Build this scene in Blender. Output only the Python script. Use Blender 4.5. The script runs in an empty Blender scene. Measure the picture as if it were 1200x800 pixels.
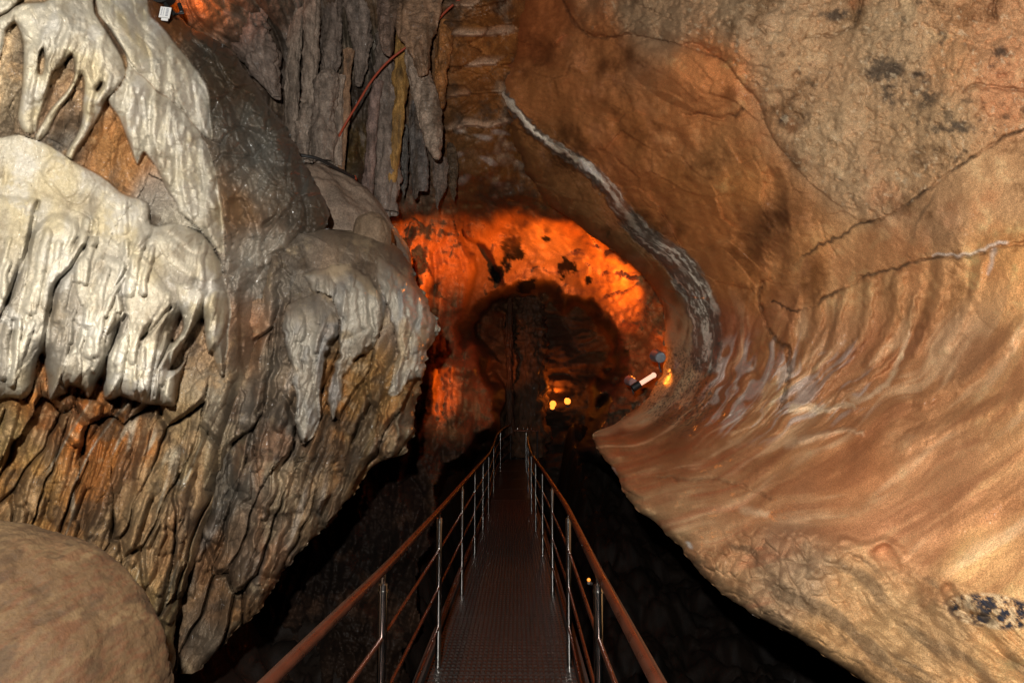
import bpy, math, random
import numpy as np
from mathutils import Vector, Matrix
random.seed(7)
SC = bpy.context.scene
COL = SC.collection
# ------------------------------------------------------------------ camera
F = 800.0
CAM = np.array([0.0, 0.0, 1.6])
PITCH = math.atan(90/800); YAW = math.atan(7/800)
cp, sp, cy, sy = math.cos(PITCH), math.sin(PITCH), math.cos(YAW), math.sin(YAW)
FWD = np.array([-sy*cp, cy*cp, sp]); RGT = np.array([cy, sy, 0.0]); UPV = np.cross(RGT, FWD)
def ray(px, py):
    px = np.asarray(px, float); py = np.asarray(py, float)
    d = FWD + ((px-600)/F)[..., None]*RGT + ((400-py)/F)[..., None]*UPV
    return d/d[..., 1:2]
def P(px, py, Y):
    return CAM + ray(px, py)*np.asarray(Y, float)[..., None]
# ------------------------------------------------------------------ noise
_rng = np.random.RandomState(3)
_perm = _rng.permutation(256); PERM = np.concatenate([_perm]*3)
_g = _rng.normal(size=(256, 3)); GRAD = _g/np.linalg.norm(_g, axis=1)[:, None]
def noise(p, seed=0):
    p = p + seed*17.31
    i = np.floor(p).astype(np.int64); f = p-i; u = f*f*f*(f*(f*6-15)+10); i &= 255
    out = np.zeros(p.shape[0])
    for dx in (0, 1):
        wx = u[:, 0] if dx else 1-u[:, 0]
        a = PERM[i[:, 0]+dx]
        for dy in (0, 1):
            wy = u[:, 1] if dy else 1-u[:, 1]
            b = PERM[a+((i[:, 1]+dy) & 255)]
            for dz in (0, 1):
                wz = u[:, 2] if dz else 1-u[:, 2]
                g = GRAD[PERM[b+((i[:, 2]+dz) & 255)]]
                out += wx*wy*wz*(g[:, 0]*(f[:, 0]-dx)+g[:, 1]*(f[:, 1]-dy)+g[:, 2]*(f[:, 2]-dz))
    return out*1.5
def fbm(p, o=4, seed=0, gain=.5):
    s = 0; a = 1.0
    for k in range(o):
        s = s+a*noise(p*2**k, seed+k); a *= gain
    return s
def billow(p, o=3, seed=0, gain=.5):
    s = 0; a = 1.0
    for k in range(o):
        s = s+a*np.sqrt(np.abs(noise(p*2**k, seed+k))+.002); a *= gain
    return s
def puff(p, o=3, seed=0, gain=.5):
    """like billow but with soft valleys"""
    s = 0; a = 1.0
    for k in range(o):
        s = s+a*np.sqrt(noise(p*2**k, seed+k)**2+.03); a *= gain
    return s
def ridged(p, o=4, seed=0, gain=.5):
    s = 0; a = 1.0
    for k in range(o):
        s = s+a*(1-2*np.abs(noise(p*2**k, seed+k))); a *= gain
    return s
def voro(p, seed=0):
    i = np.floor(p).astype(np.int64); f1 = np.full(len(p), 9.0); f2 = np.full(len(p), 9.0); idv = np.zeros(len(p))
    for dx in (-1, 0, 1):
        for dy in (-1, 0, 1):
            for dz in (-1, 0, 1):
                c = i+[dx, dy, dz]
                h = PERM[PERM[PERM[c[:, 0] & 255]+(c[:, 1] & 255)]+((c[:, 2]+seed) & 255)]
                o = c+.5+GRAD[h]*.45
                d = np.linalg.norm(p-o, axis=1)
                m = d < f1
                f2 = np.where(m, f1, np.minimum(f2, d)); idv = np.where(m, h/255., idv); f1 = np.where(m, d, f1)
    return f1, f2, idv
def ribs(across, along, f, seed=0):
    """long hanging ribs: rounded backs, sharp creases, running far along the flow"""
    z = np.zeros(len(across))
    w = across+.10*noise(np.stack([across*1.5, along*1.3, z], -1), seed)+.03*noise(np.stack([across*4, along*4, z], -1), seed+1)
    a = np.sqrt(np.abs(noise(np.stack([w*f, along*.55, z+seed*.7], -1), seed+2))+.003)
    b = np.sqrt(np.abs(noise(np.stack([w*f*2.3, along*.9, z+seed*.7+5], -1), seed+3))+.003)
    c = np.abs(noise(np.stack([w*f*4.5, along*2.2, z], -1), seed+4))
    return a+.45*b+.18*c-.75
def vor2(u, v, seed=0):
    i = np.floor(u).astype(np.int64); j = np.floor(v).astype(np.int64); n = len(u)
    f1 = np.full(n, 9.0); f2 = np.full(n, 9.0); dx1 = np.zeros(n); dy1 = np.zeros(n); h1 = np.zeros(n, np.int64)
    for a in (-1, 0, 1):
        for b in (-1, 0, 1):
            h = PERM[PERM[(i+a) & 255]+((j+b+seed*7) & 255)]
            ex = u-(i+a+.5+GRAD[h, 0]*.55); ey = v-(j+b+.5+GRAD[h, 1]*.55)
            d = np.sqrt(ex*ex+ey*ey); m = d < f1
            f2 = np.where(m, f1, np.minimum(f2, d)); dx1 = np.where(m, ex, dx1); dy1 = np.where(m, ey, dy1); h1 = np.where(m, h, h1); f1 = np.where(m, d, f1)
    return f1, f2, dx1, dy1, h1
def chunks(u, v, seed=0, tilt=.8):
    """broken slabs: every cell has its own height and its own tilt; returns height -1..1, cell random, edge distance"""
    f1, f2, dx, dy, h = vor2(u, v, seed)
    r = PERM[(h+31) & 255]/255.; t = GRAD[(h*3+7) & 255]
    return (r-.5)*1.2+tilt*(t[:, 0]*dx+t[:, 1]*dy), PERM[(h+97) & 255]/255., f2-f1
def scales(u, v, seed=0):
    """drip scales: each cell swells downwards and ends in a rounded lip"""
    f1, f2, dx, dy, h = vor2(u, v, seed)
    k = .6+.4*PERM[(h+11) & 255]/255.
    return k*(.7+.4*np.clip(dy+.1, -.6, .7))*np.sqrt(np.clip((f2-f1)*4., 0, 1))
def sstep(a, b, x):
    t = np.clip((x-a)/(b-a), 0, 1); return t*t*(3-2*t)
def lin(r, g, b):
    c = np.array([r, g, b])/255.
    return np.where(c <= .04045, c/12.92, ((c+.055)/1.055)**2.4)
# ------------------------------------------------------------------ planning helpers (pixel plan -> metres)
def tps(ctrl):
    c = np.array(ctrl, float); x = c[:, :2]/100; v = c[:, 2:]
    def k(r2): return .5*r2*np.log(r2+1e-9)
    n = len(x); A = np.zeros((n+3, n+3))
    A[:n, :n] = k(((x[:, None]-x[None])**2).sum(-1)) + np.eye(n)*.01
    A[:n, n] = 1; A[:n, n+1:] = x; A[n, :n] = 1; A[n+1:, :n] = x.T
    w = np.linalg.solve(A, np.vstack([v, np.zeros((3, v.shape[1]))]))
    def f(px, py):
        q = np.stack([px, py], -1)/100; out = np.zeros((len(q), v.shape[1]))
        for s in range(0, len(q), 60000):
            b = q[s:s+60000]
            out[s:s+60000] = k(((b[:, None]-x[None])**2).sum(-1)) @ w[:n] + w[n] + b @ w[n+1:]
        return out[:, 0] if v.shape[1] == 1 else out
    return f
def segdist(px, py, poly, closed=False):
    pts = np.array(poly, float)
    if closed: pts = np.vstack([pts, pts[:1]])
    best = np.full(len(px), 1e18); tt = np.zeros(len(px)); n = len(pts)-1
    for i in range(n):
        a = pts[i]; d = pts[i+1]-a; L = d@d+1e-9
        t = np.clip(((px-a[0])*d[0]+(py-a[1])*d[1])/L, 0, 1)
        q = (px-a[0]-t*d[0])**2+(py-a[1]-t*d[1])**2
        m = q < best; best = np.where(m, q, best); tt = np.where(m, (i+t)/n, tt)
    return np.sqrt(best), tt
def inside(px, py, poly):
    pts = np.array(poly, float); r = np.zeros(len(px), bool); j = len(pts)-1
    for i in range(len(pts)):
        x1, y1 = pts[i]; x2, y2 = pts[j]
        c = ((y1 > py) != (y2 > py))
        if abs(y2-y1) > 1e-9: r ^= c & (px < (x2-x1)*(py-y1)/(y2-y1)+x1)
        j = i
    return r
def smooth(poly, n=4, closed=False):
    p = [np.array(q, float) for q in poly]; out = []; N = len(p)
    for i in range(N if closed else N-1):
        g = (lambda k: p[k % N]) if closed else (lambda k: p[min(max(k, 0), N-1)])
        a, b, c, d = g(i-1), g(i), g(i+1), g(i+2)
        for k in range(n):
            t = k/n
            out.append(.5*((2*b)+(c-a)*t+(2*a-5*b+4*c-d)*t*t+(3*b-a-3*c+d)*t**3))
    if not closed: out.append(p[-1])
    return np.array(out)
def sdf(px, py, poly):
    """positive inside, pixels; only near the polygon"""
    pl = smooth(poly, 3, True); out = np.full(len(px), -60.0)
    lo = pl.min(0)-60; hi = pl.max(0)+60
    m = (px > lo[0]) & (px < hi[0]) & (py > lo[1]) & (py < hi[1])
    x, y = px[m], py[m]
    d, _ = segdist(x, y, pl, True); out[m] = np.where(inside(x, y, pl), d, -d)
    return out
def lines(px, py, polys, kind='ridge'):
    """polys: (points, half width 0, half width 1, height); ridge = round bar, crease = sharp groove"""
    out = np.zeros(len(px))
    for pts, w0, w1, h in polys:
        pl = smooth(pts, 4); W = max(w0, w1)+2
        lo = pl.min(0)-W; hi = pl.max(0)+W
        m = (px > lo[0]) & (px < hi[0]) & (py > lo[1]) & (py < hi[1])
        if not m.any(): continue
        d, t = segdist(px[m], py[m], pl); w = w0+(w1-w0)*t
        e = np.clip(d/w, 0, 1)
        prof = np.sqrt(1-e*e) if kind == 'ridge' else (1-e)**1.6
        if kind == 'soft': prof = (1-e*e)**2
        if kind == 'taper': prof = (1-e*e)**1.5*np.clip((1-t)*4, 0, 1)*np.clip(.25+t*8, 0, 1)
        v = h*prof
        out[m] = np.maximum(out[m], v) if h > 0 else np.minimum(out[m], v)
    return out
def drips(n, box, slope, length, width, height, seed):
    """random thin drip fingers: polylines that run down the flow and swell a little at their tip"""
    R = np.random.RandomState(seed); out = []
    for k in range(n):
        x, y = R.uniform(box[0], box[2]), R.uniform(box[1], box[3]); L = R.uniform(*length); sl = slope+R.uniform(-.12, .12); w = R.uniform(*width)
        pts = [(x, y)]
        for i in range(1, 4): pts.append((x-sl*L*i/3+R.uniform(-2.5, 2.5), y+L*i/3))
        out.append((pts, w*.7, w, R.uniform(*height)))
    return out
def roundlip(d, r):
    e = np.clip(d/r, 0, 1); return np.sqrt(np.maximum(0, 1-(1-e)**2))
def seeds_color(px, py, seeds, pw=2.2):
    W = np.zeros(len(px)); C = np.zeros((len(px), 3))
    for x, y, c in seeds:
        w = 1/(((px-x)**2+(py-y)**2)+300)**pw
        W += w; C += w[:, None]*np.asarray(c)
    return C/W[:, None]
def mixc(C, c2, m):
    return C*(1-m[:, None])+np.asarray(c2)*m[:, None]
# ------------------------------------------------------------------ objects
def tag(o, label=None, cat=None, group=None, kind=None):
    if label: o['label'] = label
    if cat: o['category'] = cat
    if group: o['group'] = group
    if kind: o['kind'] = kind
    return o
def empty(name, loc, label, cat, group=None):
    o = bpy.data.objects.new(name, None); COL.objects.link(o); o.location = tuple(float(v) for v in loc)
    o.empty_display_size = .1
    return tag(o, label, cat, group)
def mesh_obj(name, V, Q, mat, parent=None, col=None, wet=None, normals=None, smooth_=True):
    me = bpy.data.meshes.new(name)
    V = np.asarray(V, np.float32); Q = np.asarray(Q, np.int32)
    me.vertices.add(len(V)); me.vertices.foreach_set('co', V.ravel())
    k = Q.shape[1]
    me.loops.add(Q.size); me.loops.foreach_set('vertex_index', Q.ravel())
    me.polygons.add(len(Q)); me.polygons.foreach_set('loop_start', np.arange(0, Q.size, k, dtype=np.int32))
    me.update(calc_edges=True); me.validate()
    me.polygons.foreach_set('use_smooth', np.full(len(Q), smooth_))
    if col is not None:
        a = me.attributes.new('tint', 'FLOAT_COLOR', 'POINT')
        a.data.foreach_set('color', np.concatenate([col, np.ones((len(col), 1))], 1).astype(np.float32).ravel())
    if wet is not None:
        a = me.attributes.new('wet', 'FLOAT', 'POINT'); a.data.foreach_set('value', wet.astype(np.float32))
    if normals is not None: me.normals_split_custom_set_from_vertices(normals.astype(np.float32))
    me.materials.append(mat)
    o = bpy.data.objects.new(name, me); COL.objects.link(o)
    if parent is not None:
        o.parent = parent; o.matrix_parent_inverse = Matrix.Translation(-parent.location)
    return o
class MB:
    """small mesh collector for built things"""
    def __init__(s): s.v = []; s.f = []
    def add(s, V, Fc):
        b = len(s.v); s.v += [tuple(map(float, p)) for p in V]; s.f += [tuple(b+i for i in f) for f in Fc]; return s
    def tube(s, pts, r, n=12, cap=True):
        pts = [Vector(tuple(map(float, p))) for p in pts]
        rs = r if hasattr(r, '__len__') else [r]*len(pts)
        up = Vector((0, 0, 1)); V = []; Fc = []
        for i, p in enumerate(pts):
            t = (pts[min(i+1, len(pts)-1)]-pts[max(i-1, 0)]).normalized()
            a = t.cross(up if abs(t.z) < .95 else Vector((1, 0, 0))).normalized(); b = t.cross(a)
            V += [p+(a*math.cos(2*math.pi*k/n)+b*math.sin(2*math.pi*k/n))*rs[i] for k in range(n)]
        for i in range(len(pts)-1):
            for k in range(n): Fc.append((i*n+k, i*n+(k+1) % n, (i+1)*n+(k+1) % n, (i+1)*n+k))
        if cap: Fc += [tuple(range(n)), tuple(range((len(pts)-1)*n, len(pts)*n))]
        return s.add(V, Fc)
    def box(s, c, d, M=None):
        V = [Vector(((x-.5)*d[0], (y-.5)*d[1], (z-.5)*d[2])) for x in (0, 1) for y in (0, 1) for z in (0, 1)]
        if M is not None: V = [M @ v for v in V]
        V = [v+Vector(tuple(map(float, c))) for v in V]
        return s.add(V, [(0, 1, 3, 2), (4, 6, 7, 5), (0, 4, 5, 1), (2, 3, 7, 6), (0, 2, 6, 4), (1, 5, 7, 3)])
    def ball(s, c, r, n=12):
        V = []; Fc = []; c = Vector(tuple(map(float, c)))
        for i in range(n//2+1):
            th = math.pi*i/(n//2)
            for k in range(n): V.append(c+Vector((math.sin(th)*math.cos(2*math.pi*k/n), math.sin(th)*math.sin(2*math.pi*k/n), math.cos(th)))*r)
        for i in range(n//2):
            for k in range(n): Fc.append((i*n+k, (i+1)*n+k, (i+1)*n+(k+1) % n, i*n+(k+1) % n))
        return s.add(V, Fc)
    def build(s, name, mat, parent=None, sm=True):
        me = bpy.data.meshes.new(name); me.from_pydata(s.v, [], s.f); me.validate(); me.update()
        if sm:
            me.polygons.foreach_set('use_smooth', [True]*len(me.polygons))
            try: me.set_sharp_from_angle(angle=math.radians(40))
            except Exception: pass
        me.materials.append(mat)
        o = bpy.data.objects.new(name, me); COL.objects.link(o)
        if parent is not None:
            o.parent = parent
            if parent.parent is None: o.matrix_parent_inverse = Matrix.Translation(-Vector(parent.location))
        return o
def gnormals(G):
    du = np.gradient(G, axis=1); dv = np.gradient(G, axis=0)
    n = np.cross(dv, du); n /= np.linalg.norm(n, axis=-1)[..., None]+1e-12
    return n
def curve1d(pts, noise_amp=0, seed=0):
    p = smooth(pts, 6); ys = p[:, 1]; o = np.argsort(ys, kind='stable')
    def f(y):
        x = np.interp(y, ys[o], p[o, 0])
        if noise_amp:
            q = np.stack([y/37., y*0+3.3, y*0+seed], -1)
            x = x+noise_amp*fbm(q, 4, seed)+.45*noise_amp*fbm(q*4.3, 3, seed+9)
        return x
    return f
def mass(xl, xr, y0, y1, step, ncol, relief, parts, mat, parent, edge=None, edge_r=40, edge_depth=.5, skirt=1.2, skirt_px=60, pad_rows=0):
    """one rock mass: a dense sheet of rock, its free edge rolled back and closed behind.
    relief(px,py) -> Y depth, colour, wet, part index ; parts = list of part names"""
    rows = np.arange(y0, y1+step, step); t = np.linspace(0, 1, ncol)
    XL, XR = xl(rows), xr(rows)
    px = XL[:, None]+(XR-XL)[:, None]*t[None]; py = np.repeat(rows[:, None], ncol, 1)
    sh = px.shape; fx, fy = px.ravel(), py.ravel()
    Y, C, wet, part = relief(fx, fy)
    if edge:
        ex = XL if edge == 'L' else XR
        poly = np.stack([ex, rows], -1)[::6]
        m = np.abs(fx-np.repeat(ex, ncol)) < edge_r*3
        d = np.full(len(fx), 1e3); d[m], _ = segdist(fx[m], fy[m], poly)
        e = 1-np.clip(d/edge_r, 0, 1)
        Y = Y+edge_depth*(1-np.sqrt(np.maximum(0, 1-e*e*.985)))
    G = P(fx, fy, Y).reshape(sh+(3,)); C = C.reshape(sh+(3,)); wet = wet.reshape(sh); part = part.reshape(sh)
    if edge:
        K = 7; k = np.arange(1, K+1)/K
        Yb = Y.reshape(sh)
        if edge == 'L':
            ox, oy, oY = px[:, 0], py[:, 0], Yb[:, 0]; sg = 1
        else:
            ox, oy, oY = px[:, -1], py[:, -1], Yb[:, -1]; sg = -1
        sx = ox[:, None]+sg*skirt_px*(k[None]**2); sY = oY[:, None]+skirt*k[None]**.8
        S = P(sx.ravel(), np.repeat(oy, K), sY.ravel()).reshape(len(rows), K, 3)
        if edge == 'L':
            S = S[:, ::-1]; G = np.concatenate([S, G], 1); pad = lambda A: np.concatenate([np.repeat(A[:, :1], K, 1), A], 1)
        else:
            G = np.concatenate([G, S], 1); pad = lambda A: np.concatenate([A, np.repeat(A[:, -1:], K, 1)], 1)
        C, wet, part = pad(C), pad(wet), pad(part)
    N = gnormals(G)
    r, c = part.shape
    idx = np.arange(r*c).reshape(r, c)
    Q = np.stack([idx[:-1, :-1], idx[1:, :-1], idx[1:, 1:], idx[:-1, 1:]], -1).reshape(-1, 4)
    fp = part[:-1, :-1].ravel()
    V = G.reshape(-1, 3); Nf = -N.reshape(-1, 3); Cf = C.reshape(-1, 3); wf = wet.ravel()
    # normals face the camera side
    if ((CAM-V)*Nf).sum(1).mean() < 0: Nf = -Nf; Q = Q[:, ::-1]
    fn = np.cross(V[Q[:, 1]]-V[Q[:, 0]], V[Q[:, 2]]-V[Q[:, 0]])
    if (fn*Nf[Q[:, 0]]).sum(1).mean() < 0: Q = Q[:, ::-1]
    outs = []
    for pi, nm in enumerate(parts):
        qs = Q[fp == pi]
        if not len(qs): continue
        u, inv = np.unique(qs.ravel(), return_inverse=True)
        mt = mat[pi] if isinstance(mat, (list, tuple)) else mat
        outs.append(mesh_obj(nm, V[u], inv.reshape(-1, 4), mt, parent, Cf[u], wf[u], None))
    return outs
# ------------------------------------------------------------------ materials
def new_mat(name):
    m = bpy.data.materials.new(name); m.use_nodes = True; nt = m.node_tree
    b = nt.nodes['Principled BSDF']; return m, nt, b
def rock_mat(name, fine=60., var=.35, bump=.4, bdist=.006, rdry=.75, rwet=.3, spec=.5, speck=0., grit=220., sss=0., coat=.3, dr=.3):
    m, nt, b = new_mat(name); N, L = nt.nodes, nt.links
    tc = N.new('ShaderNodeTexCoord')
    at = N.new('ShaderNodeAttribute'); at.attribute_name = 'tint'
    aw = N.new('ShaderNodeAttribute'); aw.attribute_name = 'wet'
    n1 = N.new('ShaderNodeTexNoise'); n1.inputs['Scale'].default_value = fine; n1.inputs['Detail'].default_value = 6; n1.inputs['Roughness'].default_value = .65
    n2 = N.new('ShaderNodeTexNoise'); n2.inputs['Scale'].default_value = grit; n2.inputs['Detail'].default_value = 3
    for n in (n1, n2): L.new(tc.outputs['Object'], n.inputs['Vector'])
    mr = N.new('ShaderNodeMapRange'); mr.inputs['From Min'].default_value = .3; mr.inputs['From Max'].default_value = .7
    mr.inputs['To Min'].default_value = 1-var; mr.inputs['To Max'].default_value = 1+var
    L.new(n1.outputs['Fac'], mr.inputs['Value'])
    mul = N.new('ShaderNodeVectorMath'); mul.operation = 'SCALE'
    L.new(at.outputs['Color'], mul.inputs[0]); L.new(mr.outputs['Result'], mul.inputs['Scale'])
    out = mul.outputs['Vector']
    if speck > 0:
        mr2 = N.new('ShaderNodeMapRange'); mr2.inputs['From Min'].default_value = .36; mr2.inputs['From Max'].default_value = .6
        mr2.inputs['To Min'].default_value = 1-speck; mr2.inputs['To Max'].default_value = 1+speck*.6
        L.new(n2.outputs['Fac'], mr2.inputs['Value'])
        m2 = N.new('ShaderNodeVectorMath'); m2.operation = 'SCALE'
        L.new(out, m2.inputs[0]); L.new(mr2.outputs['Result'], m2.inputs['Scale']); out = m2.outputs['Vector']
    L.new(out, b.inputs['Base Color'])
    rr = N.new('ShaderNodeMapRange'); rr.inputs['To Min'].default_value = rdry; rr.inputs['To Max'].default_value = rwet
    L.new(aw.outputs['Fac'], rr.inputs['Value']); L.new(rr.outputs['Result'], b.inputs['Roughness'])
    b.inputs['Specular IOR Level'].default_value = spec
    cm = N.new('ShaderNodeMath'); cm.operation = 'MULTIPLY'; cm.inputs[1].default_value = coat; L.new(aw.outputs['Fac'], cm.inputs[0]); L.new(cm.outputs[0], b.inputs['Coat Weight']); b.inputs['Coat Roughness'].default_value = .13
    b.inputs['Diffuse Roughness'].default_value = dr
    if sss: b.inputs['Subsurface Weight'].default_value = sss; b.inputs['Subsurface Radius'].default_value = (1, .8, .55); b.inputs['Subsurface Scale'].default_value = .012
    bp = N.new('ShaderNodeBump'); bp.inputs['Strength'].default_value = bump; bp.inputs['Distance'].default_value = bdist
    L.new(n1.outputs['Fac'], bp.inputs['Height']); L.new(bp.outputs['Normal'], b.inputs['Normal'])
    return m
M_CALC = rock_mat('wet calcite', 70, .14, 1., .008, .8, .4, .25, .14, 240, 0, .3, .42)
M_RIB = rock_mat('ribbed rock', 70, .32, 1., .011, .85, .4, .25, .3, 200, 0, .5, .2)
M_WALL = rock_mat('brown limestone', 110, .24, 1., .007, .9, .5, .22, .32, 190, 0, .16, .12)
M_DARK = rock_mat('cave rock', 45, .35, .7, .012, .85, .4, .3, .3, 120, 0, .2, .1)
M_BOUL = rock_mat('tan boulder', 60, .18, .8, .008, .85, .6, .3, .1, 150, 0, .05)
def metal(name, col, rough=.35, met=1.0, scale=60, rv=.15, cv=.15):
    m, nt, b = new_mat(name); N, L = nt.nodes, nt.links
    tc = N.new('ShaderNodeTexCoord'); n = N.new('ShaderNodeTexNoise'); n.inputs['Scale'].default_value = scale; n.inputs['Detail'].default_value = 4
    L.new(tc.outputs['Object'], n.inputs['Vector'])
    mr = N.new('ShaderNodeMapRange'); mr.inputs['To Min'].default_value = max(.03, rough-rv); mr.inputs['To Max'].default_value = rough+rv
    L.new(n.outputs['Fac'], mr.inputs['Value']); L.new(mr.outputs['Result'], b.inputs['Roughness'])
    mx = N.new('ShaderNodeMix'); mx.data_type = 'RGBA'
    mx.inputs[6].default_value = (*[c*(1-cv) for c in col], 1); mx.inputs[7].default_value = (*[min(1, c*(1+cv)) for c in col], 1)
    L.new(n.outputs['Fac'], mx.inputs[0]); L.new(mx.outputs[2], b.inputs['Base Color'])
    b.inputs['Metallic'].default_value = met
    return m
def glow(name, col, s):
    m, nt, b = new_mat(name)
    b.inputs['Base Color'].default_value = (*[c*.3 for c in col], 1); b.inputs['Emission Color'].default_value = (*col, 1); b.inputs['Emission Strength'].default_value = s
    return m
exec_blocks = []
# ------------------------------------------------------------------ colours (real albedo)
c_white = lin(192, 182, 160); c_cream = lin(184, 168, 132); c_grey = lin(150, 140, 126); c_greyd = lin(112, 103, 90)
c_brown = lin(150, 104, 58); c_ochre = lin(158, 98, 42); c_tan = lin(176, 136, 92); c_dkbr = lin(92, 62, 36); c_black = lin(40, 36, 34)
# ------------------------------------------------------------------ left flowstone wall
A1 = [(0,20),(14,11),(28,4),(60,-4),(60,-70),(104,-70),(108,-10),(116,22),(126,42),(141,66),(147,82),(146,92),(135,108),(125,117),(118,135),(105,155),(95,172),(83,189),(76,184),(88,162),(96,138),(97,108),(95,88),(85,105),(66,138),(46,165),(40,158),(54,138),(70,116),(83,97),(87,82),(84,64),(74,76),(62,86),(55,110),(46,143),(38,157),(24,151),(23,120),(25,62),(22,36),(17,27),(8,36),(3,58),(-6,72),(-60,70),(-60,40)]
A1L = [(-60,-70),(52,-70),(28,-6),(18,9),(2,19),(-60,36)]
A1H = [(50,59),(45,70),(45,86),(49,86),(52,72)]
A1H2 = [(112,105),(117,98),(118,101),(113,108)]
A2 = [(118,88),(128,100),(146,84),(150,72),(165,88),(185,105),(215,130),(240,165),(256,215),(264,288),(256,296),(235,272),(215,252),(208,247),(204,236),(190,210),(173,183),(168,180),(161,192),(157,188),(150,166),(140,140),(127,118)]
A3 = [(106,-70),(166,-70),(172,5),(195,38),(215,62),(240,98),(249,150),(247,163),(238,158),(215,133),(185,107),(152,80),(144,62),(127,34),(112,4)]
B = [(-60,168),(0,162),(20,158),(40,163),(62,172),(90,190),(118,206),(140,225),(172,238),(176,262),(200,262),(230,270),(250,290),(263,320),(270,365),(268,400),(263,440),(255,436),(248,412),(243,413),(237,385),(224,408),(212,438),(207,470),(200,478),(165,471),(150,467),(142,464),(134,467),(123,464),(118,442),(110,457),(104,465),(96,456),(82,452),(78,460),(66,465),(57,468),(54,440),(52,418),(47,420),(38,456),(28,468),(10,465),(-60,440)]
BH = [(236,374),(222,392),(205,424),(203,432),(212,428),(228,400),(238,388)]
BH2 = [(212,368),(204,384),(200,398),(204,400),(214,384)]
LOBES = [([(-60,240),(28,232),(44,238),(38,268),(25,300),(8,355),(-5,372),(-60,385)], .10, 14),
    ([(46,262),(70,250),(98,268),(116,284),(99,292),(84,314),(64,335),(59,370),(53,418),(46,440),(38,456),(28,469),(8,467),(14,400),(28,335),(36,290)], .10, 13),
    ([(94,300),(104,304),(103,328),(105,346),(97,360),(90,345),(88,318)], .07, 6),
    ([(112,302),(128,298),(150,314),(139,342),(146,360),(140,376),(126,392),(120,420),(106,456),(94,458),(76,452),(74,425),(90,398),(97,368),(98,345),(106,325)], .11, 12),
    ([(150,303),(168,302),(190,328),(196,350),(184,372),(165,396),(160,430),(160,468),(140,466),(128,464),(124,432),(134,402),(150,384),(146,352)], .10, 10),
    ([(182,345),(201,343),(198,364),(188,392),(178,440),(172,468),(161,470),(165,410),(178,378)], .08, 7),
    ([(208,333),(238,342),(233,370),(222,397),(213,432),(207,478),(190,476),(199,430),(204,396),(212,370)], .09, 8),
    ([(240,348),(264,342),(266,380),(251,414),(243,414),(239,385)], .08, 8),
    ([(118,214),(140,224),(174,238),(178,262),(170,290),(150,298),(128,288),(110,262),(104,236)], .06, 16),
    ([(62,182),(90,192),(112,212),(100,235),(84,240),(60,222),(46,200)], .04, 14),
    ([(180,262),(202,262),(230,270),(250,292),(262,322),(240,330),(212,318),(190,296)], .06, 14),
    ([(150,100),(170,98),(176,120),(166,150),(162,185),(154,180),(146,140)], .05, 9), ([(180,112),(206,130),(200,160),(204,200),(198,218),(184,190),(176,150)], .055, 9), ([(208,138),(232,164),(228,200),(234,250),(222,250),(208,215),(206,170)], .055, 9), ([(236,172),(250,205),(260,280),(252,288),(240,262),(238,215)], .05, 8),
    ([(120,10),(150,8),(168,40),(176,80),(160,84),(140,50)], .05, 12), ([(168,10),(186,34),(196,60),(190,100),(178,80)], .05, 9), ([(198,52),(222,84),(228,130),(218,132),(200,100)], .05, 9), ([(226,92),(242,112),(246,155),(236,148)], .04, 6)]
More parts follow.
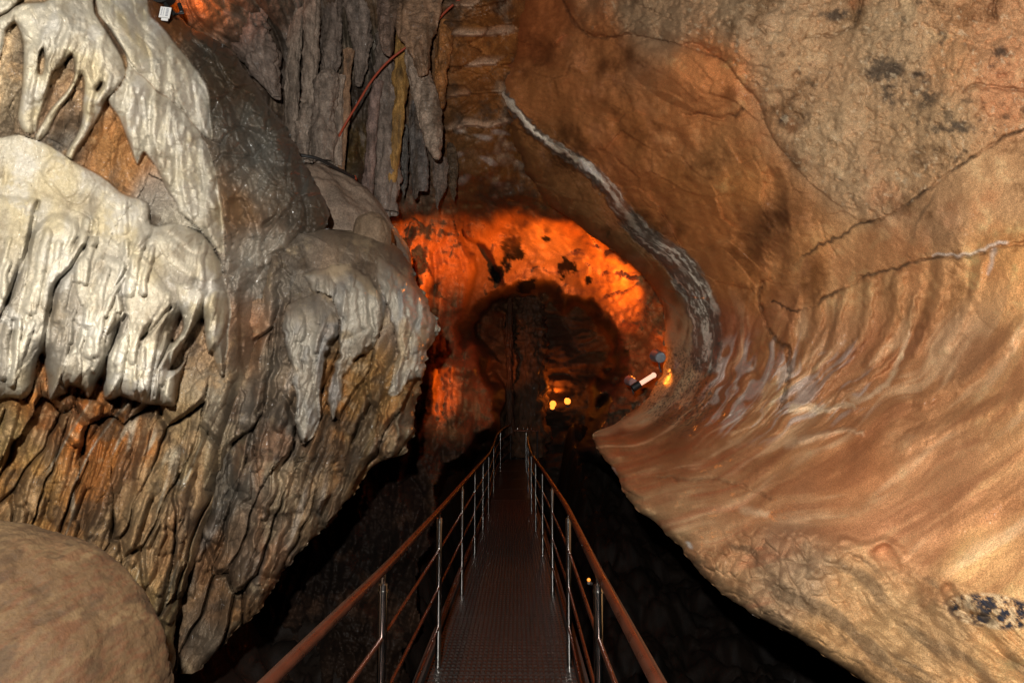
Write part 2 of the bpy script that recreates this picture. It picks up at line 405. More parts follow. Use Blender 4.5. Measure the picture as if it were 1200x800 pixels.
def relief_left(px, py):
    base = tps([(-140,0,2.9),(0,0,3.05),(110,20,3.3),(200,0,4.6),(280,60,5.0),(385,260,5.3),(150,85,3.35),(0,200,3.35),(100,190,3.5),(200,280,3.7),(262,350,4.1),(0,440,3.5),(100,450,3.6),(200,460,3.9),(-140,450,3.2),(0,520,3.6),(100,560,3.6),(200,600,4.1),(200,770,4.1),(0,700,3.5),(250,480,4.3),(330,330,5.0),(300,480,4.8),(260,200,4.5),(-140,860,3.2),(200,860,4.2)])(px, py)
    W = P(px, py, base); X, Yw, Z = W.T
    s = .75*X+.6*Yw
    wq = np.stack([X*6, Yw*6, Z*6], -1)
    wx = px+3*noise(wq, 1); wy = py+3*noise(wq, 2)
    pq = np.stack([px/60, py/60, Z*.2], -1)
    disp = np.zeros(len(px)); calc = np.zeros(len(px))
    part = np.zeros(len(px), int)
    # bare rock behind: cracked plates, slanting
    ac = s-.30*Z
    slab = np.stack([ac*4, s*1.2, Z*1.5], -1)
    slab = slab+.6*np.stack([noise(slab*1.1, 5), noise(slab*1.1, 6), noise(slab*1.1, 7)], -1)
    f1, f2, vid = voro(slab, 3)
    low = sstep(430, 480, py)*sstep(300, 240, px)
    us = px+.34*(py-500)+7*noise(pq*1.1, 15)+3*noise(pq*3, 16); vs = py+9*noise(pq*1.1, 17)
    k1, kid, ke = chunks(us/38, vs/120, 3); k2, kid2, ke2 = chunks(us/15+.5, vs/34, 5)
    rock = (.10+.17*low)*k1+.05*k2-.24*sstep(.13, .0, ke)*low*sstep(-.3, .1, noise(pq*.8, 59))-.012*sstep(.12, 0, ke2)
    rock += (.05+.06*low)*ribs(ac, Z, 2.6, 11)+.022*fbm(pq*2.2, 5, 14, .62)
    # grey wet shoulder: lumpy
    sh_ = sstep(170, 260, px-.0*py)*sstep(460, 260, py)
    sc1 = scales((px+.3*py+6*noise(pq, 23))/30, (py-.2*px+8*noise(pq, 24))/40, 9); sc2 = scales((px+5*noise(pq*2, 25))/12, (py+5*noise(pq*2, 26))/17, 10)
    lump = .17*sc1+.075*sc2+.02*fbm(pq*4, 4, 51, .65)+.12*fbm(wq*.3, 3, 20)+.05*billow(np.stack([(s+.6*Z)*3, s*2, Z*2], -1), 3, 21)+.015*fbm(wq*2.4, 3, 22)
    disp += rock*(1-.8*sh_)+lump*sh_-.10*sstep(470, 500, py)*sstep(240, 200, px)
    # draperies
    flowq = np.stack([(s-.15*Z)*6.5, s*3, Z*2.4], -1)
    lumps = puff(flowq, 3, 30)
    lumps2 = puff(wq*1.1, 3, 34, .4)
    def layer(poly, T, r, pi, wsum=1.):
        nonlocal disp, calc, part
        d = sdf(wx, wy, poly); m = d > 0
        h = T*roundlip(d, r)
        disp = np.where(m, np.maximum(disp*.35+h, h*.6+disp*.2), disp)
        calc = np.where(m, np.maximum(calc, sstep(0, 2.5, d)*wsum), calc); part = np.where(m, pi, part)
        return d
    layer(A3, .12, 16, 2); layer(A2, .15, 16, 2)
    layer(A1L, .16, 10, 1)
    d = np.maximum(sdf(wx, wy, A1), sdf(wx, wy, [(-420,-70),(-20,-60),(-8,-10),(-10,30),(-30,80),(-80,60),(-140,110),(-200,70),(-300,120),(-420,60)])); dh = np.minimum(-sdf(wx, wy, A1H), -sdf(wx, wy, A1H2)); d = np.minimum(d, dh)
    m = d > 0; disp = np.where(m, disp*.2+.12*roundlip(d, 8), disp); calc = np.where(m, np.maximum(calc*0, sstep(0, 2, d)), calc); part = np.where(m, 1, part)
    d = np.maximum(sdf(wx, wy, B), sdf(wx, wy, [(-420,200),(-200,175),(-20,182),(-4,260),(-10,430),(-60,450),(-120,420),(-180,460),(-300,430),(-420,450)])); dh = np.minimum(-sdf(wx, wy, BH), -sdf(wx, wy, BH2)); d = np.minimum(d, dh)
    T = .10+.42*sstep(180, 420, py)
    m = d > 0; disp = np.where(m, disp*.2+T*roundlip(d, 26), disp); calc = np.where(m, sstep(0, 2, d)*np.where((px > 205) & (py > 425), .4, 1), calc); part = np.where(m, 3, part)
    on = calc*(part > 0)
    lob = np.zeros(len(px))
    for poly, TT, rr in LOBES:
        dl = sdf(px+2*noise(wq, 31), py+2*noise(wq, 32), poly); lob = np.where(dl > 0, np.maximum(lob, TT*roundlip(dl, rr*.6)), lob)
    disp += on*(.014*(lumps-.75)+.016*(lumps2-.7)+lob+.060*scales((px+.12*py+7*noise(pq*.9, 18)+3*noise(pq*3, 28))/24, (py+9*noise(pq*.9, 19)+3*noise(pq*3, 29))/40, 7)*sstep(-.35, .25, noise(pq*.6, 27))+.017*scales((px+4*noise(pq*2, 33))/11, (py+4*noise(pq*2, 35))/17, 8))
    dr = lines(wx, wy, drips(46, (-30, 250, 255, 410), .22, (35, 95), (3.5, 8), (.06, .11), 1)+drips(20, (40, 20, 140, 110), .25, (25, 60), (3, 6), (.03, .055), 2)+drips(34, (130, 70, 255, 230), -.05, (25, 70), (3, 6.5), (.04, .07), 3), 'ridge')
    disp += on*dr
    # fingers (round ridges) and creases between them
    disp += lines(wx, wy, [
        ([(70,25),(52,45),(36,75),(32,110),(31,150)], 12, 8, .05), ([(85,35),(66,70),(58,95),(50,130),(43,158)], 8, 4, .045),
        ([(98,40),(90,62),(88,80)], 8, 6, .035), ([(105,50),(100,80),(104,110),(103,140),(84,185)], 8, 6, .05), ([(120,60),(138,85),(125,105),(108,120)], 9, 6, .03),
        ([(160,105),(150,130),(160,170)], 9, 5, .03), ([(185,125),(180,150),(192,185),(205,225)], 10, 6, .04), ([(210,145),(206,170),(215,200),(212,240)], 8, 5, .035), ([(235,180),(228,205),(238,240),(245,275)], 9, 6, .035),
        ([(20,235),(16,290),(4,360)], 24, 18, .05), ([(70,270),(45,300),(38,340),(33,400),(26,462)], 22, 17, .06),
        ([(105,300),(95,335),(92,370),(80,420),(66,462)], 11, 14, .045), ([(122,330),(128,355),(118,390),(106,420),(92,452)], 17, 15, .055),
        ([(150,300),(172,330),(182,350),(165,385),(158,420),(155,462)], 13, 7, .05), ([(195,350),(186,395),(170,455)], 12, 7, .04), ([(225,345),(218,385),(206,420),(198,472)], 9, 6, .045),
        ([(255,330),(250,370),(247,410)], 9, 4, .04), ([(140,240),(150,275),(165,300)], 20, 14, .04)])
    disp += lines(wx, wy, [
        ([(46,238),(38,262),(30,300),(10,350),(-5,378)], 5, 6, -0.130), ([(99,290),(85,312),(66,333),(58,370),(52,418)], 5, 7, -0.156),
        ([(152,312),(140,330),(130,345)], 4, 4, -0.091), ([(148,372),(136,392),(124,420),(119,445)], 5, 6, -0.130), ([(199,360),(180,385),(165,396)], 4, 4, -0.104),
        ([(200,400),(186,430),(180,465)], 4, 4, -0.091), ([(85,108),(74,122),(60,140)], 3, 3, -.02), ([(90,225),(80,240),(98,250),(110,262)], 4, 4, -.03), ([(60,215),(76,232),(92,228)], 4, 4, -.02),
        ([(168,135),(178,142),(184,128)], 3, 3, -.02), ([(214,200),(222,192),(236,200),(232,215),(234,245)], 3, 3, -.025), ([(176,255),(200,275),(225,295),(262,300)], 6, 5, -.04)], 'crease')
    for poly, TT, rr in (([(62,468),(74,512),(98,522),(122,474)], .16, 9), ([(262,440),(274,448),(238,525),(228,565),(222,612),(200,652),(180,642),(178,600),(204,560),(214,482),(235,440)], .13, 14), ([(170,500),(200,498),(192,560),(170,600),(160,660),(148,650),(152,580)], .10, 10), ([(0,475),(22,478),(8,540),(-30,600),(-60,560)], .12, 12), ([(40,490),(62,490),(70,530),(50,600),(30,600),(30,540)], .08, 9), ([(118,500),(146,498),(134,560),(116,620),(98,625),(104,560)], .09, 9), ([(160,660),(190,655),(200,700),(196,790),(165,760),(150,700)], .10, 14)):
        dl = sdf(px+5*noise(wq*1.2, 56)+2*noise(wq*4, 57), py+5*noise(wq*1.2, 58), poly); disp = np.where((dl > 0) & (on < .5), disp+TT*roundlip(dl, rr), disp)
    disp += (1-on)*low*lines(wx, wy, drips(46, (-20, 470, 235, 680), .34, (40, 120), (4, 9), (.08, .19), 6), 'ridge')
    disp += (1-on)*lines(wx, wy, [([(300,240),(304,280),(299,310),(285,322)], 6, 6, .09), ([(352,258),(325,294),(285,322)], 7, 6, .09), ([(285,322),(277,350),(274,400),(270,440)], 7, 8, .09), ([(322,335),(318,380),(312,430)], 6, 6, .08), ([(255,110),(280,170),(290,235)], 10, 8, .06), ([(300,120),(330,180),(352,258)], 12, 9, .06), ([(210,40),(240,90),(262,140)], 9, 9, .05)], 'ridge')
    for poly, TT in (([(264,242),(284,230),(298,252),(300,288),(284,310),(268,300)], .14), ([(306,258),(324,250),(318,263),(306,268)], .2), ([(276,340),(300,330),(306,360),(296,440),(280,430)], .12)):
        dl = sdf(wx, wy, poly); disp -= np.where(dl > 0, TT*sstep(0, 6, dl), 0)
    # lower rock ribs
    disp += (1-on)*lines(wx, wy, [([(268,120),(262,200),(268,300),(268,400),(262,470),(240,560),(215,650),(205,760)], 14, 18, .10), ([(120,470),(95,560),(80,610)], 12, 10, .07), ([(45,480),(30,540),(20,600)], 12, 12, .06),
        ([(175,520),(165,580),(160,640),(175,740)], 16, 24, .08), ([(205,480),(200,560),(185,620)], 10, 14, .05), ([(75,475),(82,500),(95,518),(112,505),(118,480)], 10, 10, .07)], 'soft')
    disp += (1-on)*lines(wx, wy, [([(78,472),(68,520),(50,600)], 5, 6, -.08), ([(125,475),(105,515),(75,522)], 4, 4, -.06), ([(120,520),(110,560),(92,620)], 4, 4, -.07), ([(222,480),(215,540),(190,600),(182,660)], 5, 5, -.06), ([(148,490),(130,530)], 3, 3, -.05), ([(25,475),(12,530),(0,560)], 5, 5, -.07), ([(165,500),(150,560)], 3, 3, -.04)], 'crease')
    # colour
    C = seeds_color(px+14*noise(wq*.5, 40), py+14*noise(wq*.5, 41), [
        (60,130,lin(136,108,80)),(15,60,lin(175,150,115)),(15,110,lin(175,150,115)),(70,160,c_greyd),(120,165,c_brown),(150,205,c_brown),(125,200,lin(150,105,60)),(170,240,c_grey),(200,265,lin(170,160,140)),
        (215,15,lin(120,75,40)),(250,60,lin(76,68,57)),(300,130,lin(76,70,61)),(340,200,lin(80,74,66)),(360,240,lin(74,68,60)),(290,170,lin(94,89,80)),(275,90,lin(80,66,50)),(300,220,c_greyd),(280,245,lin(140,104,70)),
        (300,300,lin(150,140,125)),(280,380,lin(132,102,78)),(310,330,c_grey),(260,480,lin(150,135,112)),(60,500,c_ochre),(95,505,lin(165,95,40)),(150,520,c_ochre),(20,520,lin(130,110,70)),(40,570,lin(150,110,60)),(100,560,lin(150,95,45)),(150,600,lin(140,112,78)),(200,560,lin(140,118,84)),(215,500,lin(150,125,88)),(195,640,lin(130,105,74)),(180,700,lin(145,120,80)),(230,600,lin(125,110,88)),(20,700,c_brown),(210,740,lin(140,115,70))], 2.0)
    vein = sstep(.93, .985, 1-np.abs(noise(np.stack([(s-.35*Z)*7, s*2, Z*1.3], -1), 45)))*sstep(0, .3, noise(wq*.5, 46))
    C = mixc(C, lin(190, 180, 155), vein*.7*(1-on)*low)
    ochre = sstep(.05, .5, fbm(np.stack([(s-.3*Z)*4, s*2, Z*1.2], -1), 4, 47))
    C = mixc(C, lin(170, 105, 45), ochre*.22*low*(1-on)); C = mixc(C, lin(85, 72, 58), sstep(.1, .5, fbm(np.stack([(s-.3*Z)*5, s*2, Z*1.4], -1), 4, 48))*.55*(1-on))
    wc = c_white*np.ones((len(px), 1))
    wc = mixc(wc, c_cream, .75*sstep(.0, .5, fbm(wq*.45, 3, 49)))
    wc = mixc(wc, lin(176, 168, 152), .8*sstep(-.1, .45, fbm(np.stack([s*7, s*2, Z*2], -1), 3, 50)))
    wc = mixc(wc, lin(165, 150, 122), .7*sstep(175, 262, px)*sstep(230, 330, py)+.0)
    mot = fbm(pq*1.1, 6, 36, .66)
    wc = mixc(wc, lin(150, 138, 118), sstep(.012, .0, dr)*.5*sstep(-.3, .3, noise(pq*.8, 39))*sstep(235, 300, py))
    wc = mixc(wc, lin(128, 118, 104), np.clip(sstep(.02, 0, lob)*(part == 3)*sstep(285, 330, py)*.75, 0, 1))
    wc = mixc(wc, lin(132, 116, 92), sstep(.15, .8, mot)*.55); wc = mixc(wc, lin(200, 194, 182), sstep(-.1, -.7, mot)*.6)
    C = C*(.74+.5*kid)[:, None]; C = mixc(C, C*np.array([.75,.8,.85])*1.1, (kid2 > .6)*.6)
    C = mixc(C, lin(74, 58, 42), sstep(.0, .8, fbm(pq*.9, 6, 37, .68))*.75*(1-.5*sh_)); C = mixc(C, lin(184, 150, 108), sstep(.15, .8, fbm(pq*1.3, 6, 38, .68))*.5*(1-sh_))
    C = C*(1-on[:, None])+wc*on[:, None]
    wet = np.clip(.35+.5*on+.9*sh_+.5*noise(wq*.6, 52)*(1-on)+.3*noise(wq, 53), 0, 1)
    disp += .007*fbm(pq*6, 4, 54, .6)*(1-.35*on)+on*(.016*fbm(wq*.9, 2, 55)+.006*(puff(pq*5, 3, 47)-.7)+.005*fbm(pq*9, 3, 48, .65))+.02*sh_*(puff(pq*2.6, 3, 49)-.7)
    return base-disp, C, wet, part
sil_left = curve1d([(190,-70),(193,-30),(197,0),(215,25),(270,60),(310,115),(345,165),(370,215),(384,250),(380,270),(345,292),(322,335),(306,400),(287,470),(262,550),(236,640),(212,700),(204,770),(198,860)], 4, 2)
wallL = empty('flowstone_wall', P(100, 700, 3.6), 'big pale wall of white flowstone fingers and lobes over cracked brown rock at the left edge', 'flowstone')
mass(lambda y: y*0-300, sil_left, -70, 860, 1.25, 520, relief_left, ['bare_rock', 'drapery', 'drapery', 'flowstone_lobe'], [M_RIB, M_CALC, M_CALC, M_CALC], wallL, 'R', 26, .5, 1.3, 70)
# ------------------------------------------------------------------ middle flowstone dome
D1 = [(332,378),(336,360),(350,350),(372,338),(392,350),(396,388),(386,404),(381,440),(371,500),(356,523),(346,511),(344,470),(340,430),(333,400)]
D2 = [(352,322),(375,318),(410,312),(440,330),(453,360),(446,390),(433,414),(424,418),(416,428),(405,444),(395,482),(388,492),(384,470),(392,425),(396,392),(390,362)]
D3 = [(440,300),(468,318),(490,342),(510,370),(506,402),(499,442),(482,445),(466,466),(456,458),(464,412),(458,372),(446,340)]
def relief_mid(px, py):
    base = tps([(200,250,5.3),(340,280,5.0),(430,270,5.4),(400,300,5.0),(470,320,5.5),(505,375,5.8),(350,360,4.75),(400,360,4.8),(450,380,5.1),(350,500,4.9),(400,440,5.2),(400,520,5.35),(460,480,5.6),(480,530,5.8),(300,450,4.8),(300,600,4.85),(260,700,5.0),(340,640,5.1),(400,580,5.5),(200,500,5.4),(200,750,5.3),(250,780,4.75)])(px, py)
    W = P(px, py, base); X, Yw, Z = W.T; s = .8*X+.5*Yw
    wq = np.stack([X*5, Yw*5, Z*5], -1); wx = px+5*noise(wq, 61)+3*noise(wq*2.5, 68); wy = py+7*noise(wq, 62)+3*noise(wq*2.5, 69)
    rq = np.stack([(s-.28*Z)*7, s*2, Z*1.6], -1)
    rib = sstep(330, 420, py)
    ac = s-.26*Z; pq = np.stack([px/60, py/60, Z*.2], -1)
    us = px+.30*(py-500)+7*noise(pq*1.1, 161)+3*noise(pq*3, 162); vs = py+9*noise(pq*1.1, 163)
    k1, kid, ke = chunks(us/34, vs/110, 13); k2, kid2, ke2 = chunks(us/13+.5, vs/32, 15)
    disp = (.07+.09*np.clip(rib+sstep(300, 335, py)*sstep(370, 400, px), 0, 1))*ribs(ac, Z, 3.2, 64)+.03*fbm(wq*1.2, 4, 65)+rib*(.27*k1-.24*sstep(.13, 0, ke)*sstep(-.3, .1, noise(pq*.8, 184)))+(.02+.03*rib)*k2-.012*sstep(.12, 0, ke2)*rib+.024*fbm(pq*2.2, 5, 173, .62)
    disp += (1-rib)*(.17*scales((px+6*noise(pq, 164))/26, (py+8*noise(pq, 165))/38, 17)+.085*scales((px+5*noise(pq*2, 166))/11, (py+5*noise(pq*2, 167))/17, 18))
    dome = sstep(400, 330, py)*sstep(320, 370, px)
    disp = disp*(1-.75*dome)+dome*.02*fbm(wq*1.5, 3, 67)
    calc = np.zeros(len(px)); part = np.zeros(len(px), int)
    part = np.where((dome > .5), 1, part)
    dome_w = sstep(395, 350, py)*sstep(330, 352, px)
    fl = np.stack([(s-.1*Z)*11, s*3, Z*3], -1)
    for poly, T, pi in ((D3, .22, 2), (D2, .20, 2), (D1, .22, 2)):
        d = sdf(wx, wy, poly); m = d > 0
        disp = np.where(m, disp*.3+T*roundlip(d, 16)*sstep(poly[1][1]-30, poly[1][1]+40, py)+.03, disp); calc = np.where(m, sstep(0, 3, d)*sstep(poly[1][1]-20, poly[1][1]+45, py+12*noise(wq*.8, 183)), calc); part = np.where(m, pi, part)
    drm = lines(wx, wy, drips(60, (330, 315, 505, 450), .03, (30, 100), (3, 7), (.09, .17), 4), 'ridge')*sstep(.2, .7, calc)+lines(wx, wy, drips(70, (205, 400, 480, 640), .28, (40, 120), (3, 8), (.08, .19), 5), 'ridge')*rib*(1-calc)
    disp += drm
    disp += calc*(.07*scales((px+6*noise(pq, 168))/17, (py+9*noise(pq, 169))/40, 19)+.03*scales((px+4*noise(pq*2, 181))/9, (py+4*noise(pq*2, 182))/15, 20))
    disp += calc*(.07*(puff(fl, 3, 70)-.75)+.05*(puff(wq*1.6, 3, 71)-.7))
    disp += lines(wx, wy, [([(345,365),(342,400),(346,440),(350,500)], 8, 8, .05), ([(372,345),(374,390),(368,440),(358,515)], 12, 8, .06), ([(398,330),(402,370),(396,430),(389,488)], 9, 5, .06), ([(425,335),(428,370),(418,420)], 9, 6, .05), ([(440,345),(444,375),(430,408)], 7, 5, .05),
        ([(478,340),(476,390),(462,455)], 8, 6, .06), ([(495,360),(490,400),(482,440)], 8, 6, .06),
        ([(318,245),(322,290),(318,340),(310,400),(300,470),(284,530),(262,620)], 10, 9, .14), ([(335,420),(330,480),(318,560),(300,640)], 10, 10, .08), ([(420,440),(425,500),(415,560)], 7, 7, .08), ([(445,430),(448,480),(440,530)], 7, 6, .09), ([(470,470),(465,510),(462,535)], 9, 7, .09), ([(395,500),(385,550),(360,610)], 10, 10, .08), ([(345,540),(335,600),(300,690),(250,760)], 12, 12, .08), ([(285,560),(262,640),(235,740)], 10, 10, .08), ([(430,470),(440,455),(470,450)], 6, 6, .08)], 'soft')
    disp += lines(wx, wy, [([(330,330),(326,380),(318,440),(306,500),(280,580)], 6, 7, -.12), ([(360,520),(345,560),(320,600),(285,590)], 5, 5, -.09), ([(300,520),(270,600),(240,680)], 6, 6, -.10), ([(405,500),(400,560)], 4, 4, -.06), ([(456,462),(440,520)], 4, 4, -.07), ([(388,400),(394,420),(386,440)], 5, 5, -.08), ([(348,430),(352,450),(360,470)], 4, 4, -.05)], 'crease')
    for poly, TT, rr in (([(300,440),(345,430),(353,520),(346,560),(353,598),(335,604),(305,598),(285,577),(271,563),(288,500)], .15, 12), ([(350,522),(384,495),(373,540),(357,598),(349,600),(346,560)], .11, 7), ([(302,442),(289,490),(265,550),(228,587),(238,540),(268,470),(276,445)], .12, 9), ([(405,420),(447,430),(451,465),(432,526),(410,562),(395,540),(391,480)], .10, 9), ([(448,420),(480,440),(486,532),(455,540),(440,526),(453,470)], .14, 9), ([(213,668),(235,618),(266,590),(258,625),(242,655),(225,700)], .09, 7), ([(300,620),(350,612),(335,660),(290,720),(258,745),(262,690)], .08, 10)):
        dl = sdf(px+6*noise(wq*1.2, 156)+3*noise(wq*3, 157), py+6*noise(wq*1.2, 158)+3*noise(wq*3, 159), poly); disp = np.where((dl > 0) & (calc < .5), disp+TT*roundlip(dl, rr), disp)
    C = seeds_color(px+10*noise(wq*.6, 80), py+10*noise(wq*.6, 81), [
        (345,280,lin(96,84,70)),(420,290,lin(128,110,90)),(380,300,lin(132,112,92)),(432,270,lin(96,80,64)),(460,310,lin(118,102,86)),(350,330,lin(105,96,84)),(490,380,lin(165,155,138)),(430,440,lin(160,120,70)),(410,480,lin(150,108,60)),(450,470,lin(150,112,66)),(480,500,lin(120,105,85)),(440,520,lin(140,115,80)),(400,540,lin(150,112,70)),(370,560,lin(165,135,100)),(310,420,lin(140,125,105)),(290,400,lin(150,110,80)),(320,520,lin(125,115,102)),(280,560,lin(120,108,92)),(300,640,lin(130,105,82)),(330,640,lin(120,105,90)),(260,720,lin(150,108,66)),(250,740,lin(135,115,92)),(350,620,lin(145,118,88)),(230,650,lin(120,100,78)),(270,300,lin(150,120,90))], 2.0)
    C = C*(.70+.5*kid)[:, None]; C = mixc(C, C*np.array([.75,.8,.88])*1.1, (kid2 > .6)*.6)
    C = mixc(C, lin(165, 105, 50), sstep(.1, .5, fbm(np.stack([s*4, s, Z*1.3], -1), 4, 82))*.35*rib); C = mixc(C, lin(80, 74, 66), sstep(.05, .5, fbm(np.stack([(s-.3*Z)*6, s, Z*1.5], -1), 4, 83))*.5*rib)
    C = mixc(C, lin(182, 176, 166), sstep(.35, .6, noise(np.stack([(s-.3*Z)*9, s*2, Z*1.3], -1), 87))*.35*rib)
    C = mixc(C, lin(70, 58, 46), sstep(.0, .8, fbm(pq*.9, 6, 178, .68))*.75); C = mixc(C, lin(178, 156, 124), sstep(.15, .8, fbm(pq*1.3, 6, 179, .68))*.5)
    wc = mixc(lin(168, 160, 145)*np.ones((len(px), 1)), lin(140, 137, 132), sstep(-.1, .5, fbm(np.stack([s*6, s, Z*2], -1), 3, 84)))
    wc = mixc(wc, lin(175, 145, 100), .5*sstep(.1, .5, fbm(wq*.6, 3, 85)))
    wc = mixc(wc, lin(110, 100, 86), sstep(.1, .7, fbm(pq*1.4, 6, 180, .66))*.6)
    C = C*(1-.85*calc[:, None])+.85*wc*calc[:, None]
    wet = np.clip(.4+.45*calc+.5*noise(wq*.6, 86), 0, 1)
    return base-disp, C, wet, part
sil_mid = curve1d([(300,246),(322,256),(340,263),(372,267),(410,270),(440,275),(462,285),(478,302),(495,335),(509,372),(505,405),(497,440),(486,470),(484,505),(478,530),(455,538),(436,548),(408,585),(380,618),(345,655),(318,700),(275,742),(252,764),(225,790)], 8, 5)
midL = empty('flowstone_dome', P(380, 600, 5.4), 'rounded grey brown flowstone dome with a knob on top and pale hanging fringes', 'flowstone')
mass(lambda y: y*0+175, sil_mid, 238, 788, 1.2, 300, relief_mid, ['ribbed_rock', 'dome_top', 'drapery'], [M_RIB, M_RIB, M_CALC], midL, 'R', 26, .55, 1.3, 60)
def knob(parent):
    n, m = 90, 120
    T_, Ph = np.meshgrid(np.linspace(.02, math.pi-.02, n), np.linspace(0, 2*math.pi, m), indexing='ij')
    D = np.stack([np.sin(T_)*np.cos(Ph), np.sin(T_)*np.sin(Ph), np.cos(T_)], -1).reshape(-1, 3)
    r = 1+.10*fbm(D*1.5, 3, 170)+.02*fbm(D*6, 3, 171)
    V = P(435, 281, 5.75)+D*r[:, None]*np.array([.17, .17, .245])
    C = lin(118, 98, 78)*(1+.25*fbm(D*3, 4, 172))[:, None]
    idx = np.arange(n*m).reshape(n, m)
    Q = np.stack([idx[:-1, :-1], idx[1:, :-1], idx[1:, 1:], idx[:-1, 1:]], -1).reshape(-1, 4)
    mesh_obj('knob', V, Q, M_RIB, parent, C, np.full(len(V), .4))
knob(midL)
# ------------------------------------------------------------------ boulder
def boulder():
    n, m = 420, 420
    th = np.linspace(.02, math.pi-.02, n); ph = np.linspace(0, 2*math.pi, m)
    T_, Ph = np.meshgrid(th, ph, indexing='ij')
    D = np.stack([np.sin(T_)*np.cos(Ph), np.sin(T_)*np.sin(Ph), np.cos(T_)], -1).reshape(-1, 3)
    c = P(-30, 862, 2.35)
    q = D*2.2
    a = np.stack([q[:, 0]*1.2+q[:, 2]*1.0, q[:, 1]*1.2, (q[:, 2]-q[:, 0])*3.2], -1)
    r = 1+.05*fbm(q*.7, 3, 90)+.013*billow(a*1.3, 3, 91)+.006*fbm(q*6, 3, 92)
    V = c+D*r[:, None]*np.array([.565, .56, .665])
    C = lin(128, 98, 68)*np.ones((len(V), 1))
    C = mixc(C, lin(150, 120, 86), sstep(-.2, .4, fbm(a*.8, 3, 93)))
    C = mixc(C, lin(128, 80, 52), .6*sstep(-.2, .5, fbm(a*3.5, 4, 94))*sstep(.0, .6, D[:, 0]+.25*noise(q*1.5, 96)))
    C = mixc(C, lin(95, 72, 50), sstep(.1, .5, fbm(a*1.2, 4, 95))*.6)
    idx = np.arange(n*m).reshape(n, m)
    Q = np.stack([idx[:-1, :-1], idx[1:, :-1], idx[1:, 1:], idx[:-1, 1:]], -1).reshape(-1, 4)
    o = mesh_obj('boulder', V, Q, M_BOUL, None, C*np.array([.345,.335,.30]), np.full(len(V), .3))
    tag(o, 'smooth rounded brown boulder in the bottom left corner of the photo', 'boulder')
boulder()
# ------------------------------------------------------------------ right wall
PSI = tps([(830,380,1),(824,430,1),(790,480,1),(740,508,1),(705,514,1),(880,380,2),(868,430,2),(840,475,2),(790,510,2),(720,532,2),(960,400,3),(930,440,3),(880,490,3),(820,528,3),(740,550,3),(1050,330,4),(1030,400,4),(980,442,4),(920,490,4),(850,540,4),(760,566,4),(1115,330,5),(1080,420,5),(1020,460,5),(950,510,5),(870,565,5),(1200,330,6),(1130,430,6),(1050,485,6),(980,540,6),(900,580,6),(1200,450,7),(1100,530,7),(1000,595,7),(1200,560,8.2),(1100,620,8.2),(800,250,.6),(880,250,2),(960,250,3.2),(1050,200,4.2)])
LIPN = [(1330,760),(1250,722),(1150,690),(1090,665),(1030,640),(985,632),(950,618),(905,612),(872,618),(845,640),(810,640),(760,590),(735,560),(705,520)]
UPS = [(640,-70),(660,0),(676,32),(700,44),(750,42),(790,50),(850,72),(880,112),(910,170),(950,215),(1010,262),(1060,244),(1130,192),(1200,152),(1340,60),(1340,-80)]
